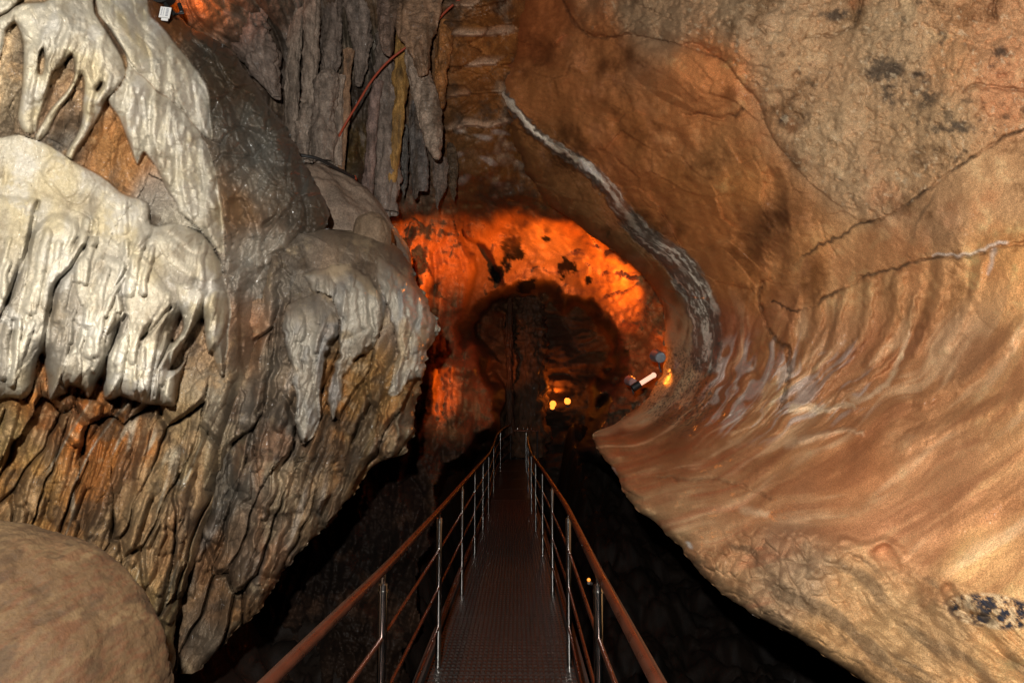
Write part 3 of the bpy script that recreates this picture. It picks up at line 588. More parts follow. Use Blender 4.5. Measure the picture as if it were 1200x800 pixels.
def relief_right(px, py):
    base = tps([(612,0,8.3),(600,60,8.4),(588,105,8.4),(600,150,8.6),(640,220,8.9),(700,300,9.2),(770,390,9.2),(740,480,8.6),(697,510,7.4),(1200,0,3.7),(1200,200,3.7),(1200,350,3.7),(1200,500,3.5),(1200,700,3.05),(1200,800,2.9),(1340,400,2.9),(1340,-60,3.1),(1340,860,2.4),(1500,400,2.3),(1500,-60,2.5),(1500,860,1.9),
        (745,600,5.9),(820,660,4.9),(880,710,4.2),(1000,790,3.3),(800,0,6.0),(800,200,6.8),(900,300,6.2),(900,450,6.3),(830,450,7.4),(800,520,6.6),(900,550,5.2),(1000,450,5.2),(1000,150,4.8),(1050,600,4.0),(850,600,5.1),(1060,350,4.7),(950,700,3.8),(1100,720,3.3)])(px, py)
    W = P(px, py, base); X, Yw, Z = W.T
    wq = np.stack([X*3.5, Yw*3.5, Z*3.5], -1); wx = px+4*noise(wq*1.2, 101)+3*noise(wq*5, 98); wy = py+4*noise(wq*1.2, 102)+3*noise(wq*5, 99)
    psi = PSI(px, py); pq = np.stack([px/60, py/60, Z*.1], -1); sc = Yw/5
    low = sstep(320, 400, py)
    lipn = curve1d([(a, b) for a, b in LIPN])
    # which side of the ledge nose: below = rough under-face
    lx = np.array([q[0] for q in LIPN])[::-1]; ly = np.array([q[1] for q in LIPN])[::-1]
    nose = np.interp(px, lx, ly)+8*noise(wq*.6, 103)
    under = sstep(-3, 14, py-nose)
    # ripples following the water flow
    fq = np.stack([psi*3.4+.9*noise(wq*.45, 104), px/150., Z*.3], -1)
    rip = (fbm(fq, 3, 105)*.5+billow(fq*np.array([.6, 1, 1]), 2, 106)*.4)*(.25+.75*sstep(-.3, .4, noise(wq*.4, 149)))
    up_zone = sstep(350, 250, py)
    amp = (.014+.018*low)*(1-under)*(Yw/6)**.3
    disp = amp*rip*(1-.8*up_zone)
    # scallops / vertical flutes on the mid wall
    vq = np.stack([X*5+Yw*1.2, Yw*1.2, Z*1.6], -1)
    disp += .02*billow(vq, 3, 107)*sstep(180, 260, py)*sstep(420, 340, py)*sstep(780, 860, px)
    disp += .16*fbm(wq*.3, 3, 108)+sc*(.05*fbm(pq*.55, 4, 109)*(1-.5*low)+.025*fbm(pq*2.2, 6, 89, .62)*(1-.6*low)*sstep(960, 840, px)+.014*fbm(pq*2.6, 5, 85, .6)*(1-.45*low)+.05*chunks((px+.4*py+14*noise(pq*.9, 81))/70, (py-.5*px+14*noise(pq*.9, 82))/34, 31)[0]*(1-low)*sstep(980, 860, px)+.05*low*(1-under)*fbm(np.stack([psi*1.3, px/190., Z*.3], -1), 2, 88))
    disp -= sc*.012*sstep(.03, .0, np.abs(fbm(pq*.42, 4, 87)))*sstep(.0, .4, noise(pq*.5, 86))*(1-.75*low)
    # upper rough bed, nearer
    d = sdf(px+9*noise(wq*.8, 110), py+9*noise(wq*.8, 111), UPS); up = sstep(-60, 0, d)*0+np.where(d > 0, 1., 0.)
    step = np.where(d > -59, np.clip(d/9+.5, 0, 1), np.where(inside(px, py, UPS), 1, 0)); ins = inside(px, py, UPS)
    inm = np.where(d > -59, (d > 0), ins)
    hup = np.where(ins, roundlip(np.where(d > -59, d, 60), 22), 0)
    disp += hup*.22*sstep(1000, 860, px)+hup*.02
    f1, f2, vid = voro(wq*.8+.3*np.stack([noise(wq, 112)]*3, -1), 5)
    rough = np.where(ins, 1., 0.)*sstep(640, 760, px)
    disp += rough*sc*(.022*fbm(pq*3.2, 5, 113, .62)-.03*sstep(.22, .45, fbm(pq*5, 3, 112))+.03*(vid-.5)*sstep(0, .15, f2-f1))
    # orange bulge
    disp += .20*np.maximum(0, 1-((px-812)/78)**2-((py-92-.3*(px-812))/40)**2)**.8
    disp += .10*np.maximum(0, 1-((px-905)/26)**2-((py-405)/45)**2)**.5
    disp += .05*np.maximum(0, 1-((px-1180)/45)**2-((py-330)/60)**2)**.5
    disp += lines(wx, wy, [([(935,350),(925,400),(905,440)], 9, 8, .07), ([(962,345),(950,400),(925,445)], 9, 9, .07), ([(990,340),(982,390),(955,440)], 9, 9, .07), ([(1022,330),(1015,385),(985,430)], 10, 10, .07), ([(1055,322),(1050,370),(1020,425)], 10, 10, .07), ([(1105,312),(1098,360),(1070,410)], 13, 12, .06), ([(1150,310),(1140,350),(1105,410)], 12, 12, .05), ([(1200,380),(1150,430),(1080,470)], 14, 16, .06), ([(1200,470),(1130,490),(1060,520)], 16, 14, .06), ([(860,440),(850,470),(815,505)], 7, 7, .05), ([(842,400),(838,440),(815,480)], 6, 7, .05), ([(875,420),(868,455),(845,490)], 7, 7, .05)], 'soft')
    pool_ = np.clip(1-((px-900)/110)**2-((py-450)/75)**2, 0, 1); disp += .05*sc*np.clip(pool_*2, 0, 1)*(puff(np.stack([psi*4.5+1.2*noise(wq*1.2, 148), px/42., Z*.4], -1), 3, 125)-.7)
    # ledge underside: rough and rolling away
    uq = np.stack([(py-.75*px)/34.+.5*noise(wq, 97), (px+.75*py)/150., Z*.5], -1)
    disp += under*(-.10*sstep(0, 110, py-nose)+.045*(billow(uq, 3, 114)-.7)+.08*fbm(wq*.9, 4, 115)+.02*fbm(wq*3, 4, 116)+.10*scales((px+5*noise(pq*2, 117))/15, (py+5*noise(pq*2, 118))/20, 33)*sstep(1060, 900, px))
    disp += lines(wx, wy, [([(588,105),(612,140),(650,172),(690,196),(720,232),(750,272),(790,302),(812,338),(828,380),(830,430)], 7, 18, .10), ([(672,192),(700,206),(722,232)], 5, 5, .06), ([(600,130),(640,165),(690,200)], 5, 6, .05)], 'taper')
    disp += lines(wx, wy, [([(590,118),(612,152),(650,184),(690,212),(716,248),(745,285),(784,316),(804,350)], 10, 5, -.10), ([(893,328),(906,325),(930,308),(960,290),(1010,262),(1060,242),(1130,191),(1200,150),(1330,70)], 2.2, 2.6, -.06), ([(905,352),(935,366),(970,348),(1010,326),(1070,308),(1130,300),(1200,283),(1340,230)], 2.2, 3.4, -.07), ([(893,330),(893,372),(912,400),(926,412),(922,452),(914,482)], 4, 4, -.12),
        ([(870,130),(846,138),(806,134)], 4, 5, -.06), ([(945,45),(1000,30),(1010,-10)], 4, 4, -.06), ([(770,560),(850,562),(880,575),(905,585)], 4, 3, -.05), ([(1200,105),(1150,100),(1130,108)], 4, 4, -.05), ([(1116,702),(1135,718),(1160,722)], 8, 8, -.08), ([(980,300),(960,260),(985,250)], 3, 3, -.03), ([(1165,-20),(1166,25)], 4, 3, -.06), ([(600,150),(614,200),(655,255),(720,300),(765,350)], 6, 6, -.05)], 'crease')
    disp += lines(wx, wy, [([(906,210),(910,260),(908,325)], 16, 18, -.12), ([(1090,310),(1075,380),(1040,440)], 10, 14, -.05), ([(1035,650),(1080,715),(1140,800)], 16, 26, -.08), ([(940,640),(985,690),(1050,760)], 12, 18, -.06), ([(1110,690),(1150,745),(1210,800)], 12, 18, -.07), ([(880,650),(930,705),(980,750)], 10, 12, -.05)], 'soft')
    disp += lines(wx, wy, [([(930,470),(960,478),(1000,480)], 6, 4, .05), ([(940,515),(985,503),(1010,508)], 6, 4, .05), ([(850,480),(880,472),(905,470)], 10, 10, .05), ([(1075,345),(1060,400),(1020,440),(960,472)], 7, 8, .05), ([(985,632),(1020,640),(1040,634),(1060,650)], 8, 8, .05), ([(1000,400),(985,430),(950,460)], 7, 7, .05), ([(965,390),(950,425),(920,465)], 7, 7, .05)], 'soft')
    # rock colour; dark seeds inside the seam carry the shade of its turned-away side
    C = seeds_color(px+16*noise(wq*.5, 120), py+16*noise(wq*.5, 121), [
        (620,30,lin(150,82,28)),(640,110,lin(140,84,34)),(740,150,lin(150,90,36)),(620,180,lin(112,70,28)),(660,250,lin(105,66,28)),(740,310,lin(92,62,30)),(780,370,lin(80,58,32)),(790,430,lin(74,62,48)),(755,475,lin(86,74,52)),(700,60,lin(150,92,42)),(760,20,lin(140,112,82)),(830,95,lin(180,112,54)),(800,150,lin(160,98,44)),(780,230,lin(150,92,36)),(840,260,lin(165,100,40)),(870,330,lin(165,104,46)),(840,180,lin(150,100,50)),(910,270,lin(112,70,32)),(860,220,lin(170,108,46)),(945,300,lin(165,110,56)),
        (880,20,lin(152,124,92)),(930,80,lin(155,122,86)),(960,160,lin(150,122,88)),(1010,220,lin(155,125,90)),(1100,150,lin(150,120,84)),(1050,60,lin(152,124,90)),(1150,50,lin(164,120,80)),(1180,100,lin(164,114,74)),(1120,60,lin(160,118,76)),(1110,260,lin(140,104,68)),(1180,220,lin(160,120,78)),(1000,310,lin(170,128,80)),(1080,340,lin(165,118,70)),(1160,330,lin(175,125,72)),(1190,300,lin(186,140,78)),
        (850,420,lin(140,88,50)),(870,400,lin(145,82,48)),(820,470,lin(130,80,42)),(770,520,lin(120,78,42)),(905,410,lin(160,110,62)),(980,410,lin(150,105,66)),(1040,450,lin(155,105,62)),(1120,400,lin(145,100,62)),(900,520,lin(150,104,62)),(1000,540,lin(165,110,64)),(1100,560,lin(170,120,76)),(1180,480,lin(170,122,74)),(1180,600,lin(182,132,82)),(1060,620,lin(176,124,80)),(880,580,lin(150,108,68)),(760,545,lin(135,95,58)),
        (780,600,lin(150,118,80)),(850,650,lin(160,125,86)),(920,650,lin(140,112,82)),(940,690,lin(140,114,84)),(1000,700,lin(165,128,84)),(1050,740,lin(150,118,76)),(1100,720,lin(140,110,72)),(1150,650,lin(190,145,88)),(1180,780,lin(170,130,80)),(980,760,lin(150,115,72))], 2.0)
    fq2 = np.stack([psi*1.9+.7*noise(wq*.6, 122), px/200., Z*.2], -1)
    streak = fbm(fq2, 4, 123)
    C = mixc(C, lin(120, 62, 28), sstep(.1, .5, streak)*.38*low*(1-under)); C = mixc(C, lin(208, 172, 128), sstep(-.05, -.5, streak+.25*fbm(wq*.8, 3, 119))*.5*low*(1-under))
    C = mixc(C, lin(140, 70, 34), sstep(.1, .6, fbm(fq2*1.3, 5, 124, .6))*.45*sstep(960, 860, px)*low*sstep(700, 800, px+ (py-440)))
    # calcite streaks in the hollow
    pool = np.maximum(0, 1-((px-880)/75)**2-((py-455)/70)**2)+np.maximum(0, 1-((px-960)/85)**2-((py-445)/62)**2)*.8
    st2 = fbm(np.stack([psi*4.5+1.2*noise(wq*1.2, 148), px/42., Z*.4], -1), 4, 125)
    C = mixc(C, lin(178, 172, 166), np.clip(sstep(.0, .5, st2+pool*.35-.18)*np.clip(pool*2.2, 0, 1)*.52, 0, 1))
    C = mixc(C, lin(210, 185, 148), .8*lines(wx, wy, [([(930,478),(960,480),(1000,476)], 9, 5, 1), ([(925,520),(985,504),(1010,508)], 9, 4, .45), ([(800,470),(820,440),(835,405)], 10, 6, .5), ([(1000,470),(1040,450),(1065,390)], 6, 4, .6), ([(870,598),(900,603)], 9, 7, .5)], 'soft'))
    vd, vt = segdist(wx+2*noise(pq*2, 130), wy+2*noise(pq*2, 131), smooth([(588,105),(612,140),(650,172),(690,196),(720,232),(750,272),(790,302),(812,338),(828,380),(826,420)], 4))
    vw = 6+13*sstep(.2, .9, vt)
    sgn = np.where(inside(wx, wy, [(588,105),(612,140),(650,172),(690,196),(720,232),(750,272),(790,302),(812,338),(828,380),(826,420),(600,420)]), -1, 1); vq2 = noise(np.stack([sgn*vd/2.6, vt*7, vt*0], -1), 132)+.35*noise(pq*5, 134)
    vein = sstep(vw*1.15, vw*.75, vd)
    C = mixc(C, lin(84, 76, 68), vein*.9); C = mixc(C, lin(214, 204, 186), vein*np.clip(sstep(4., 1.5, vd+1.2*noise(pq*3, 133))*sstep(.62, .4, vt)+sstep(.0, .6, vq2)*.65, 0, 1))
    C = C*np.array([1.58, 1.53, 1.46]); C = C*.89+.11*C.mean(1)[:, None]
    m1 = fbm(pq*.9, 7, 150, .68); m2 = fbm(pq*1.7, 6, 151, .68)
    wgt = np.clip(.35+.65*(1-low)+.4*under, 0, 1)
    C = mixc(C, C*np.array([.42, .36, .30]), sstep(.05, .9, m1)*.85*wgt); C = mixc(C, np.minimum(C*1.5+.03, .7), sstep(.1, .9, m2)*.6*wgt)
    C = mixc(C, lin(172, 96, 52), sstep(.1, .7, fbm(pq*.5, 5, 152, .6))*.35*wgt)
    crk = lines(wx, wy, [([(893,328),(906,325),(930,308),(960,290),(1010,262),(1060,242),(1130,191),(1200,150),(1330,70)], 2.4, 2.6, 1), ([(905,352),(935,366),(970,348),(1010,326),(1070,308),(1130,300),(1200,283),(1340,230)], 2.4, 3.2, 1), ([(893,330),(893,372),(912,400),(926,412),(922,452),(914,482)], 2.6, 2.6, .8), ([(660,0),(676,32),(700,44),(750,42),(790,50),(850,72)], 3, 3, .6), ([(872,128),(846,138),(800,130)], 3, 2, .7), ([(945,45),(1000,30),(1010,-10)], 2.5, 2.5, .7), ([(770,560),(850,562),(880,575),(905,585)], 3, 2.5, .35), ([(1200,105),(1150,100),(1130,108)], 2.5, 2.5, .7), ([(960,100),(990,70),(1030,62)], 2, 2, .6), ([(1110,205),(1075,260),(1062,300),(1095,296)], 2, 2, .6)], 'soft')
    C = mixc(C, lin(46, 36, 28), crk*.8*sstep(-.35, .2, noise(pq*1.5, 153)))
    # dark gritty stains on the upper bed
    g = fbm(pq*3, 6, 140, .7)
    stain = np.zeros(len(px))
    for x, y, rx, ry in ((1035,80,34,28),(1080,92,22,16),(1105,48,26,20),(1120,150,40,12),(1060,110,60,26),(930,140,26,14),(1170,70,20,22),(985,18,40,10)):
        stain = np.maximum(stain, np.clip(1-((px-x)/rx)**2-((py-y)/ry)**2, 0, 1))
    C = mixc(C, lin(48, 44, 42), np.clip(sstep(-.2, 1., g+stain*.9-.45), 0, 1)*np.clip(stain*1.4, 0, 1)*.8)
    C = mixc(C, lin(40, 36, 32), sstep(.35, .7, fbm(pq*3.5, 4, 141, .7))*.6*rough*sstep(-.2, .5, noise(pq*.5, 142))); C = mixc(C, lin(215, 190, 155), sstep(.5, .8, fbm(pq*7, 3, 154, .7))*.5*rough)
    C = mixc(C, lin(230, 225, 215), lines(wx, wy, [([(1095,300),(1130,297),(1180,284)], 2.5, 4, .5), ([(1165,295),(1160,320)], 6, 4, .4), ([(808,637),(809,641)], 4, 4, 1.), ([(760,608),(761,612)], 2.5, 2, .8), ([(768,616),(769,621)], 2.5, 2, .9), ([(746,596),(747,599)], 2, 2, .7), ([(716,548),(722,556)], 2, 2, .5), ([(878,718),(882,721)], 2, 2, .6)], 'soft'))  # white pebble and crystals, with drip glints painted in as spots
    # black crust by the lower right corner
    bd = np.clip(1-((px-1165)/62)**2-((py-716-.12*(px-1165))/22)**2, 0, 1); gg = fbm(pq*2.6, 6, 143, .68)
    C = mixc(C, lin(44, 46, 56), sstep(.0, .3, gg+.1)*np.clip(bd*2.5, 0, 1)); C = mixc(C, lin(225, 200, 160), sstep(-.05, -.25, gg)*np.clip(bd*4, 0, 1)*.7)
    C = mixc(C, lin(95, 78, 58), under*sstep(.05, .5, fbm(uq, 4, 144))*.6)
    gritz = np.clip(1-((px-795)/50)**2-((py-455)/60)**2, 0, 1)
    C = mixc(C, lin(50, 52, 46), sstep(-.1, .4, fbm(wq*9, 2, 145))*np.clip(gritz*2, 0, 1)*.8)
    wet = np.clip(.25+.35*low*(1-under)+.4*noise(wq*.8, 146)+.3*vein+.6*np.clip(pool, 0, 1), 0, 1)*(1-.7*rough)
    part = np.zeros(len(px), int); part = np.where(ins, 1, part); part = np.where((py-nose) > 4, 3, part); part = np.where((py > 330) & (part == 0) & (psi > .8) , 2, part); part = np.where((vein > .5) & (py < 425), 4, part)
    disp += sc*.006*fbm(pq*9, 3, 147, .7)*(1-.4*low+rough)
    return base-disp, C, wet, part
sil_right = curve1d([(612,-70),(612,-30),(610,0),(602,50),(588,90),(587,112),(592,135),(599,157),(609,185),(621,210),(644,240),(680,264),(715,290),(750,320),(770,350),(780,378),(781,402),(774,440),(748,476),(718,498),(696,511),(704,530),(716,552),(742,592),(766,612),(800,646),(838,690),(880,718),(925,742),(965,768),(998,790),(1030,812),(1090,860)], 5, 9)
wallR = empty('cave_side_wall', P(1000, 640, 3.4), 'huge scooped orange tan limestone wall with a white calcite seam and undercut ledge at the right', 'rock wall')
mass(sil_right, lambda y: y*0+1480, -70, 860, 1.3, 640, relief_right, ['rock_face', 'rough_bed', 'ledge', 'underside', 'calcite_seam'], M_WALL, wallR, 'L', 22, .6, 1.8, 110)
# ------------------------------------------------------------------ back ceiling with terraces
def relief_back(px, py):
    base = tps([(150,0,6.6),(240,5,6.6),(300,60,8.0),(420,60,8.6),(380,200,8.6),(470,100,8.8),(440,240,8.7),(470,220,9.6),(520,60,8.4),(560,40,8.2),(600,30,8.6),(560,130,8.8),(520,200,9.4),(560,200,9.2),(600,200,9.6),(640,250,9.9),(560,270,10.8),(700,300,10.2),(740,300,10.2),(640,100,9.2),(150,-70,6.4),(400,-70,7.6),(620,-70,7.8),(740,-70,8.6),(160,290,8.0)])(px, py)
    W = P(px, py, base); X, Yw, Z = W.T; wq = W*3
    wx = px+4*noise(wq, 201); wy = py+4*noise(wq, 202)
    colz = sstep(520, 470, px)
    cq = np.stack([X*7, Yw*1.5, Z*1.1], -1); cq = cq+.3*noise(wq*.7, 203)[:, None]
    pq = np.stack([px/60, py/60, Z*.1], -1)
    rb = ribs(X-.05*Z, Z, 5.2, 221)
    disp = colz*(.34*rb+.05*noise(np.stack([X*8, Yw, Z*9], -1), 222)+.06*fbm(pq*2.4, 5, 223, .62)+.06*billow(cq, 3, 204)+.05*billow(np.stack([X*3, Yw, Z*9], -1), 2, 205)+.05*fbm(wq*1.4, 4, 206))
    disp += (1-colz)*(.12*fbm(wq*.5, 4, 207)+.06*billow(np.stack([X*1.5+Z*1.2, Yw, Z*4-X], -1), 3, 208)+.02*fbm(wq*3, 3, 209))
    C = seeds_color(wx, wy, [(240,5,lin(170,130,90)),(270,60,lin(95,80,66)),(300,30,lin(120,105,90)),(360,60,lin(100,86,76)),(400,120,lin(104,90,80)),(420,170,lin(96,74,40)),(430,60,lin(90,82,68)),(470,20,lin(120,92,66)),(445,220,lin(96,84,72)),(500,60,lin(120,86,56)),(480,180,lin(90,80,70)),(500,230,lin(100,80,60)),
        (560,60,lin(162,102,48)),(580,110,lin(152,94,42)),(540,160,lin(112,74,38)),(600,170,lin(120,74,30)),(560,230,lin(110,70,34)),(620,230,lin(120,72,30)),(680,290,lin(130,74,30))], 2.)
    # terraces: broken bedded slabs stepping up towards the ceiling
    zt = sstep(515, 530, px)*sstep(612, 596, px)*sstep(190, 140, py)
    kt, kc, ke = chunks((px+6*noise(pq*2, 219))/34, (py+.12*px+6*noise(pq*2, 220))/21, 27, .5)
    stp = ((py+.12*px+7*noise(pq*1.5, 221))/36.) % 1.0
    disp += zt*(.22*kt+.30*stp**1.6*sstep(1., .93, stp)-.05*sstep(.12, 0, ke))
    C = mixc(C, lin(205, 168, 138), zt*sstep(.62, .9, stp)*sstep(.35, .65, kc)*.8); C = mixc(C, lin(110, 66, 30), zt*(kc < .3)*.5)
    C = mixc(C, lin(190, 180, 172), sstep(.3, .55, noise(np.stack([X*3, Yw, Z*9], -1), 215))*.4*sstep(520, 540, px)*sstep(130, 150, py)*sstep(230, 200, py))
    C = mixc(C, lin(60, 54, 48), sstep(.0, .5, fbm(cq, 4, 216))*.5*colz); C = mixc(C, lin(165, 152, 140), sstep(.1, .5, fbm(cq*1.3, 3, 217))*.5*colz)
    C = mixc(C, lin(58, 46, 36), sstep(.0, .8, fbm(pq*1., 6, 224, .68))*.75); C = mixc(C, lin(176, 152, 126), sstep(.2, .9, fbm(pq*1.6, 6, 225, .68))*.5)
    disp += .05*fbm(pq*2, 5, 226, .62)*(1-colz)
    wet = np.clip(.35+.5*noise(wq, 218), 0, 1)
    return base-disp, C, wet, np.zeros(len(px), int)
# ------------------------------------------------------------------ columns and blades
def column(name, label, cat, pts, radii, Y, colr, seed, group=None, flat=1.0, ring=1.0):
    """a drip column: axis and radii planned in pixels at depth Y, built as a solid lumpy tube"""
    pl = smooth(pts, 26); n = len(pl); m = 64
    t = np.linspace(0, 1, n); rad = np.interp(t, np.linspace(0, 1, len(radii)), radii)
    Yv = Y*np.ones(n)
    A = P(pl[:, 0], pl[:, 1], Yv); R = rad*Y/F
    ph = np.linspace(0, 2*math.pi, m, endpoint=False)
    V = np.zeros((n, m, 3)); 
    for k, a in enumerate(ph):
        V[:, k] = A+np.stack([R*math.cos(a), R*math.sin(a)*flat, np.zeros(n)], -1)
    base = V.reshape(-1, 3); ctr = np.repeat(A, m, 0); dirn = base-ctr
    q = base*np.array([9, 9, 2.0]); q2 = base*np.array([2, 2, 12])
    f = 1+.5*(billow(q, 3, seed)-.75)+ring*.22*(billow(q2, 2, seed+3)-.75)+.22*fbm(base*np.array([4, 4, 5]), 5, seed+5, .62)+.3*noise(ctr*np.array([0, 0, 3.3])+seed, 2)
    Vd = ctr+dirn*f[:, None]
    C = np.asarray(colr)*np.ones((len(Vd), 1))
    C = C*(1+.5*fbm(base*np.array([14, 14, 7]), 5, seed+7, .66))[:, None]; C = mixc(C, lin(70, 60, 50), sstep(.05, .5, fbm(q*1.1, 3, seed+9))*.5); C = np.clip(C, .01, .8)
    idx = np.arange(n*m).reshape(n, m); nx = np.roll(idx, -1, 1)
    Q = np.stack([idx[:-1], nx[:-1], nx[1:], idx[1:]], -1).reshape(-1, 4)
    # close the ends
    Vd = np.vstack([Vd, A[:1], A[-1:]])
    C = np.vstack([C, C[:2]])
    b = n*m
    caps = [(b, idx[0, (k+1) % m], idx[0, k], b) for k in range(m)]+[(b+1, idx[-1, k], idx[-1, (k+1) % m], b+1) for k in range(m)]
    me_q = Q
    o = mesh_obj(name, Vd-A[0], me_q, M_DARK, None, C, np.full(len(Vd), .45))
    o.location = tuple(A[0]); tag(o, label, cat, group)
    return o
g1, g2, g3, g4 = lin(160,142,126), lin(140,124,112), lin(168,128,72), lin(160,126,98)
GC = 'drip columns hanging behind the grey shoulder'
column('stalactite', 'dark ragged column nearest the orange lit rock at the top left', 'stalactite', [(285,-60),(288,0),(300,60),(325,115)], [16,20,24,6], 7.6, g2, 301, GC)
column('stalactite', 'thin grey column first right of the dark ragged one, behind the grey shoulder', 'stalactite', [(350,-60),(348,20),(342,100),(346,170)], [9,9,8,9], 8.0, g1, 310, GC)
column('stalactite', 'ribbed grey column ending in a ringed stump above the grey shoulder', 'stalactite', [(366,-60),(365,30),(362,110),(357,150),(358,190)], [9,10,9,10,12], 7.9, g1, 320, GC, ring=1.6)
column('stalactite', 'stout pale column with a broad domed top standing among the grey columns', 'stalactite', [(384,86),(383,100),(380,140),(378,192)], [10,14,13,12], 7.8, lin(146,130,116), 330, GC, ring=.6)
column('stalactite', 'long slim column above and behind the stout pale column', 'stalactite', [(388,-60),(390,20),(388,70),(386,90)], [12,11,10,7], 8.2, g2, 340, GC)
column('stalactite', 'slender pale pipe just right of the stout pale column', 'stalactite', [(398,90),(397,130),(394,195)], [7,6,6], 7.9, g1, 350, GC)
column('stalactite', 'slender brownish pipe beside the red cable, left of it', 'stalactite', [(408,60),(405,120),(399,200)], [7,6,5], 8.0, g4, 360, GC)
column('stalactite', 'broad dark ribbed curtain hanging above the red cable', 'stalactite', [(415,-60),(420,10),(424,60),(420,100)], [15,14,10,4], 8.2, g2, 370, GC)
column('stalactite', 'leaning pale pink grey column reaching down behind the smooth grey hump', 'stalactite', [(442,95),(436,150),(433,200),(428,245)], [7,6.5,7,8], 8.1, lin(140,118,108), 380, GC, ring=.5)
column('stalactite', 'thick dark wrinkled column left of the yellow brown pillar', 'stalactite', [(450,40),(452,100),(452,160),(454,250)], [9,13,14,14], 8.3, g2, 390, GC)
column('stalactite', 'yellow brown smooth pillar between the dark column and the hanging blade', 'stalactite', [(470,40),(470,90),(466,150),(459,215)], [7,9,7,5], 8.2, g3, 400, GC, ring=.2)
GB = 'broken blades hanging over the orange lit gap'
def blade(label, poly, Y, colr, seed, thick=.10):
    """flat hanging curtain of stone with a broken tip: outline given real thickness and relief"""
    pl = smooth(poly, 5, True); lo, hi = pl.min(0), pl.max(0)
    ys = np.linspace(lo[1]+.6, hi[1]-.6, 200); L = []; Rr = []
    for y in ys:
        xs = []
        for i in range(len(pl)):
            a, b = pl[i], pl[(i+1) % len(pl)]
            if (a[1] > y) != (b[1] > y): xs.append(a[0]+(y-a[1])/(b[1]-a[1])*(b[0]-a[0]))
        L.append(min(xs)); Rr.append(max(xs))
    L, Rr = np.array(L), np.array(Rr); m = 64; jn = np.stack([ys/9., ys*0+seed, ys*0], -1); L = L+1.6*fbm(jn, 3, 1); Rr = Rr+1.6*fbm(jn, 3, 5); Rr = np.maximum(Rr, L+1); ph = np.linspace(0, 2*math.pi, m, endpoint=False)
    cx = .5*(L+Rr); hw = .5*(Rr-L)
    PX = cx[:, None]+hw[:, None]*np.sign(np.cos(ph))[None]*np.abs(np.cos(ph))[None]**.8
    PY = np.repeat(ys[:, None], m, 1)
    YY = Y-thick*np.sin(ph)[None]*np.minimum(1, hw/8)[:, None]
    V = P(PX.ravel(), PY.ravel(), YY.ravel())
    q = V*np.array([8, 3, 1.6])
    V = V-(.07*(billow(q, 3, seed)-.75)+.03*fbm(V*8, 4, seed+2, .62))[:, None]*np.array([[.15, 1, 0]])
    C = np.asarray(colr)*(1+.55*fbm(V*np.array([12, 12, 6]), 5, seed+4, .66))[:, None]; C = mixc(C, lin(80, 62, 44), sstep(.1, .5, fbm(q*.8, 3, seed+5))*.6); C = np.clip(C, .01, .8)
    n = len(ys); idx = np.arange(n*m).reshape(n, m); nx = np.roll(idx, -1, 1)
    Q = np.stack([idx[:-1], nx[:-1], nx[1:], idx[1:]], -1).reshape(-1, 4)
    for r, s in ((0, 1), (n-1, -1)):
        cidx = idx[r][::s]
        Q = np.vstack([Q, [[cidx[k], cidx[k+1], cidx[m-2-k], cidx[m-1-k]] for k in range(m//2-1)]])
    o0 = V.mean(0)
    o = mesh_obj('stalactite', V-o0, Q, M_DARK, None, C, np.full(len(V), .4)); o.location = tuple(o0)
    tag(o, label, 'stalactite', GB)
blade('brown curtain blade with a blunt tip crossed by the red cable', [(474,-60),(524,-60),(515,20),(506,50),(503,75),(500,87),(490,89),(486,76),(476,57),(464,36),(466,5)], 7.6, lin(150,118,92), 420)
blade('short ragged grey prong left of the blunt tipped brown curtain', [(444,-60),(478,-60),(470,10),(464,34),(461,52),(457,66),(449,62),(446,45),(443,20)], 7.65, lin(122,100,86), 425)
blade('long pale tapering blade with a broken end, the lowest of the big blades', [(474,60),(492,62),(508,95),(517,130),(519,160),(516,184),(508,186),(498,168),(487,128),(478,90)], 7.9, lin(158,138,120), 430)
blade('orange brown upright rib right of the pale tapering blade', [(512,25),(530,28),(530,60),(524,90),(522,122),(514,124),(509,80)], 8.1, lin(156,104,58), 440)
blade('small grey fang first from the left under the blades', [(466,150),(478,150),(478,200),(474,232),(470,218),(466,195)], 8.8, lin(104,98,92), 450, .06)
blade('wide grey fang with a forked tip left of the pale tapering blade', [(480,125),(492,120),(500,165),(503,205),(500,224),(494,218),(489,233),(484,228),(481,180)], 8.7, lin(110,102,96), 460, .07)
blade('pale tipped narrow fang hanging lowest under the pale tapering blade', [(508,190),(524,185),(524,212),(517,235),(513,247),(510,225)], 8.9, lin(120,104,92), 470, .06)
blade('dark slim fang furthest right against the brown ceiling', [(524,170),(534,172),(538,200),(533,235),(528,228),(526,200)], 9.0, lin(92,74,56), 480, .06)
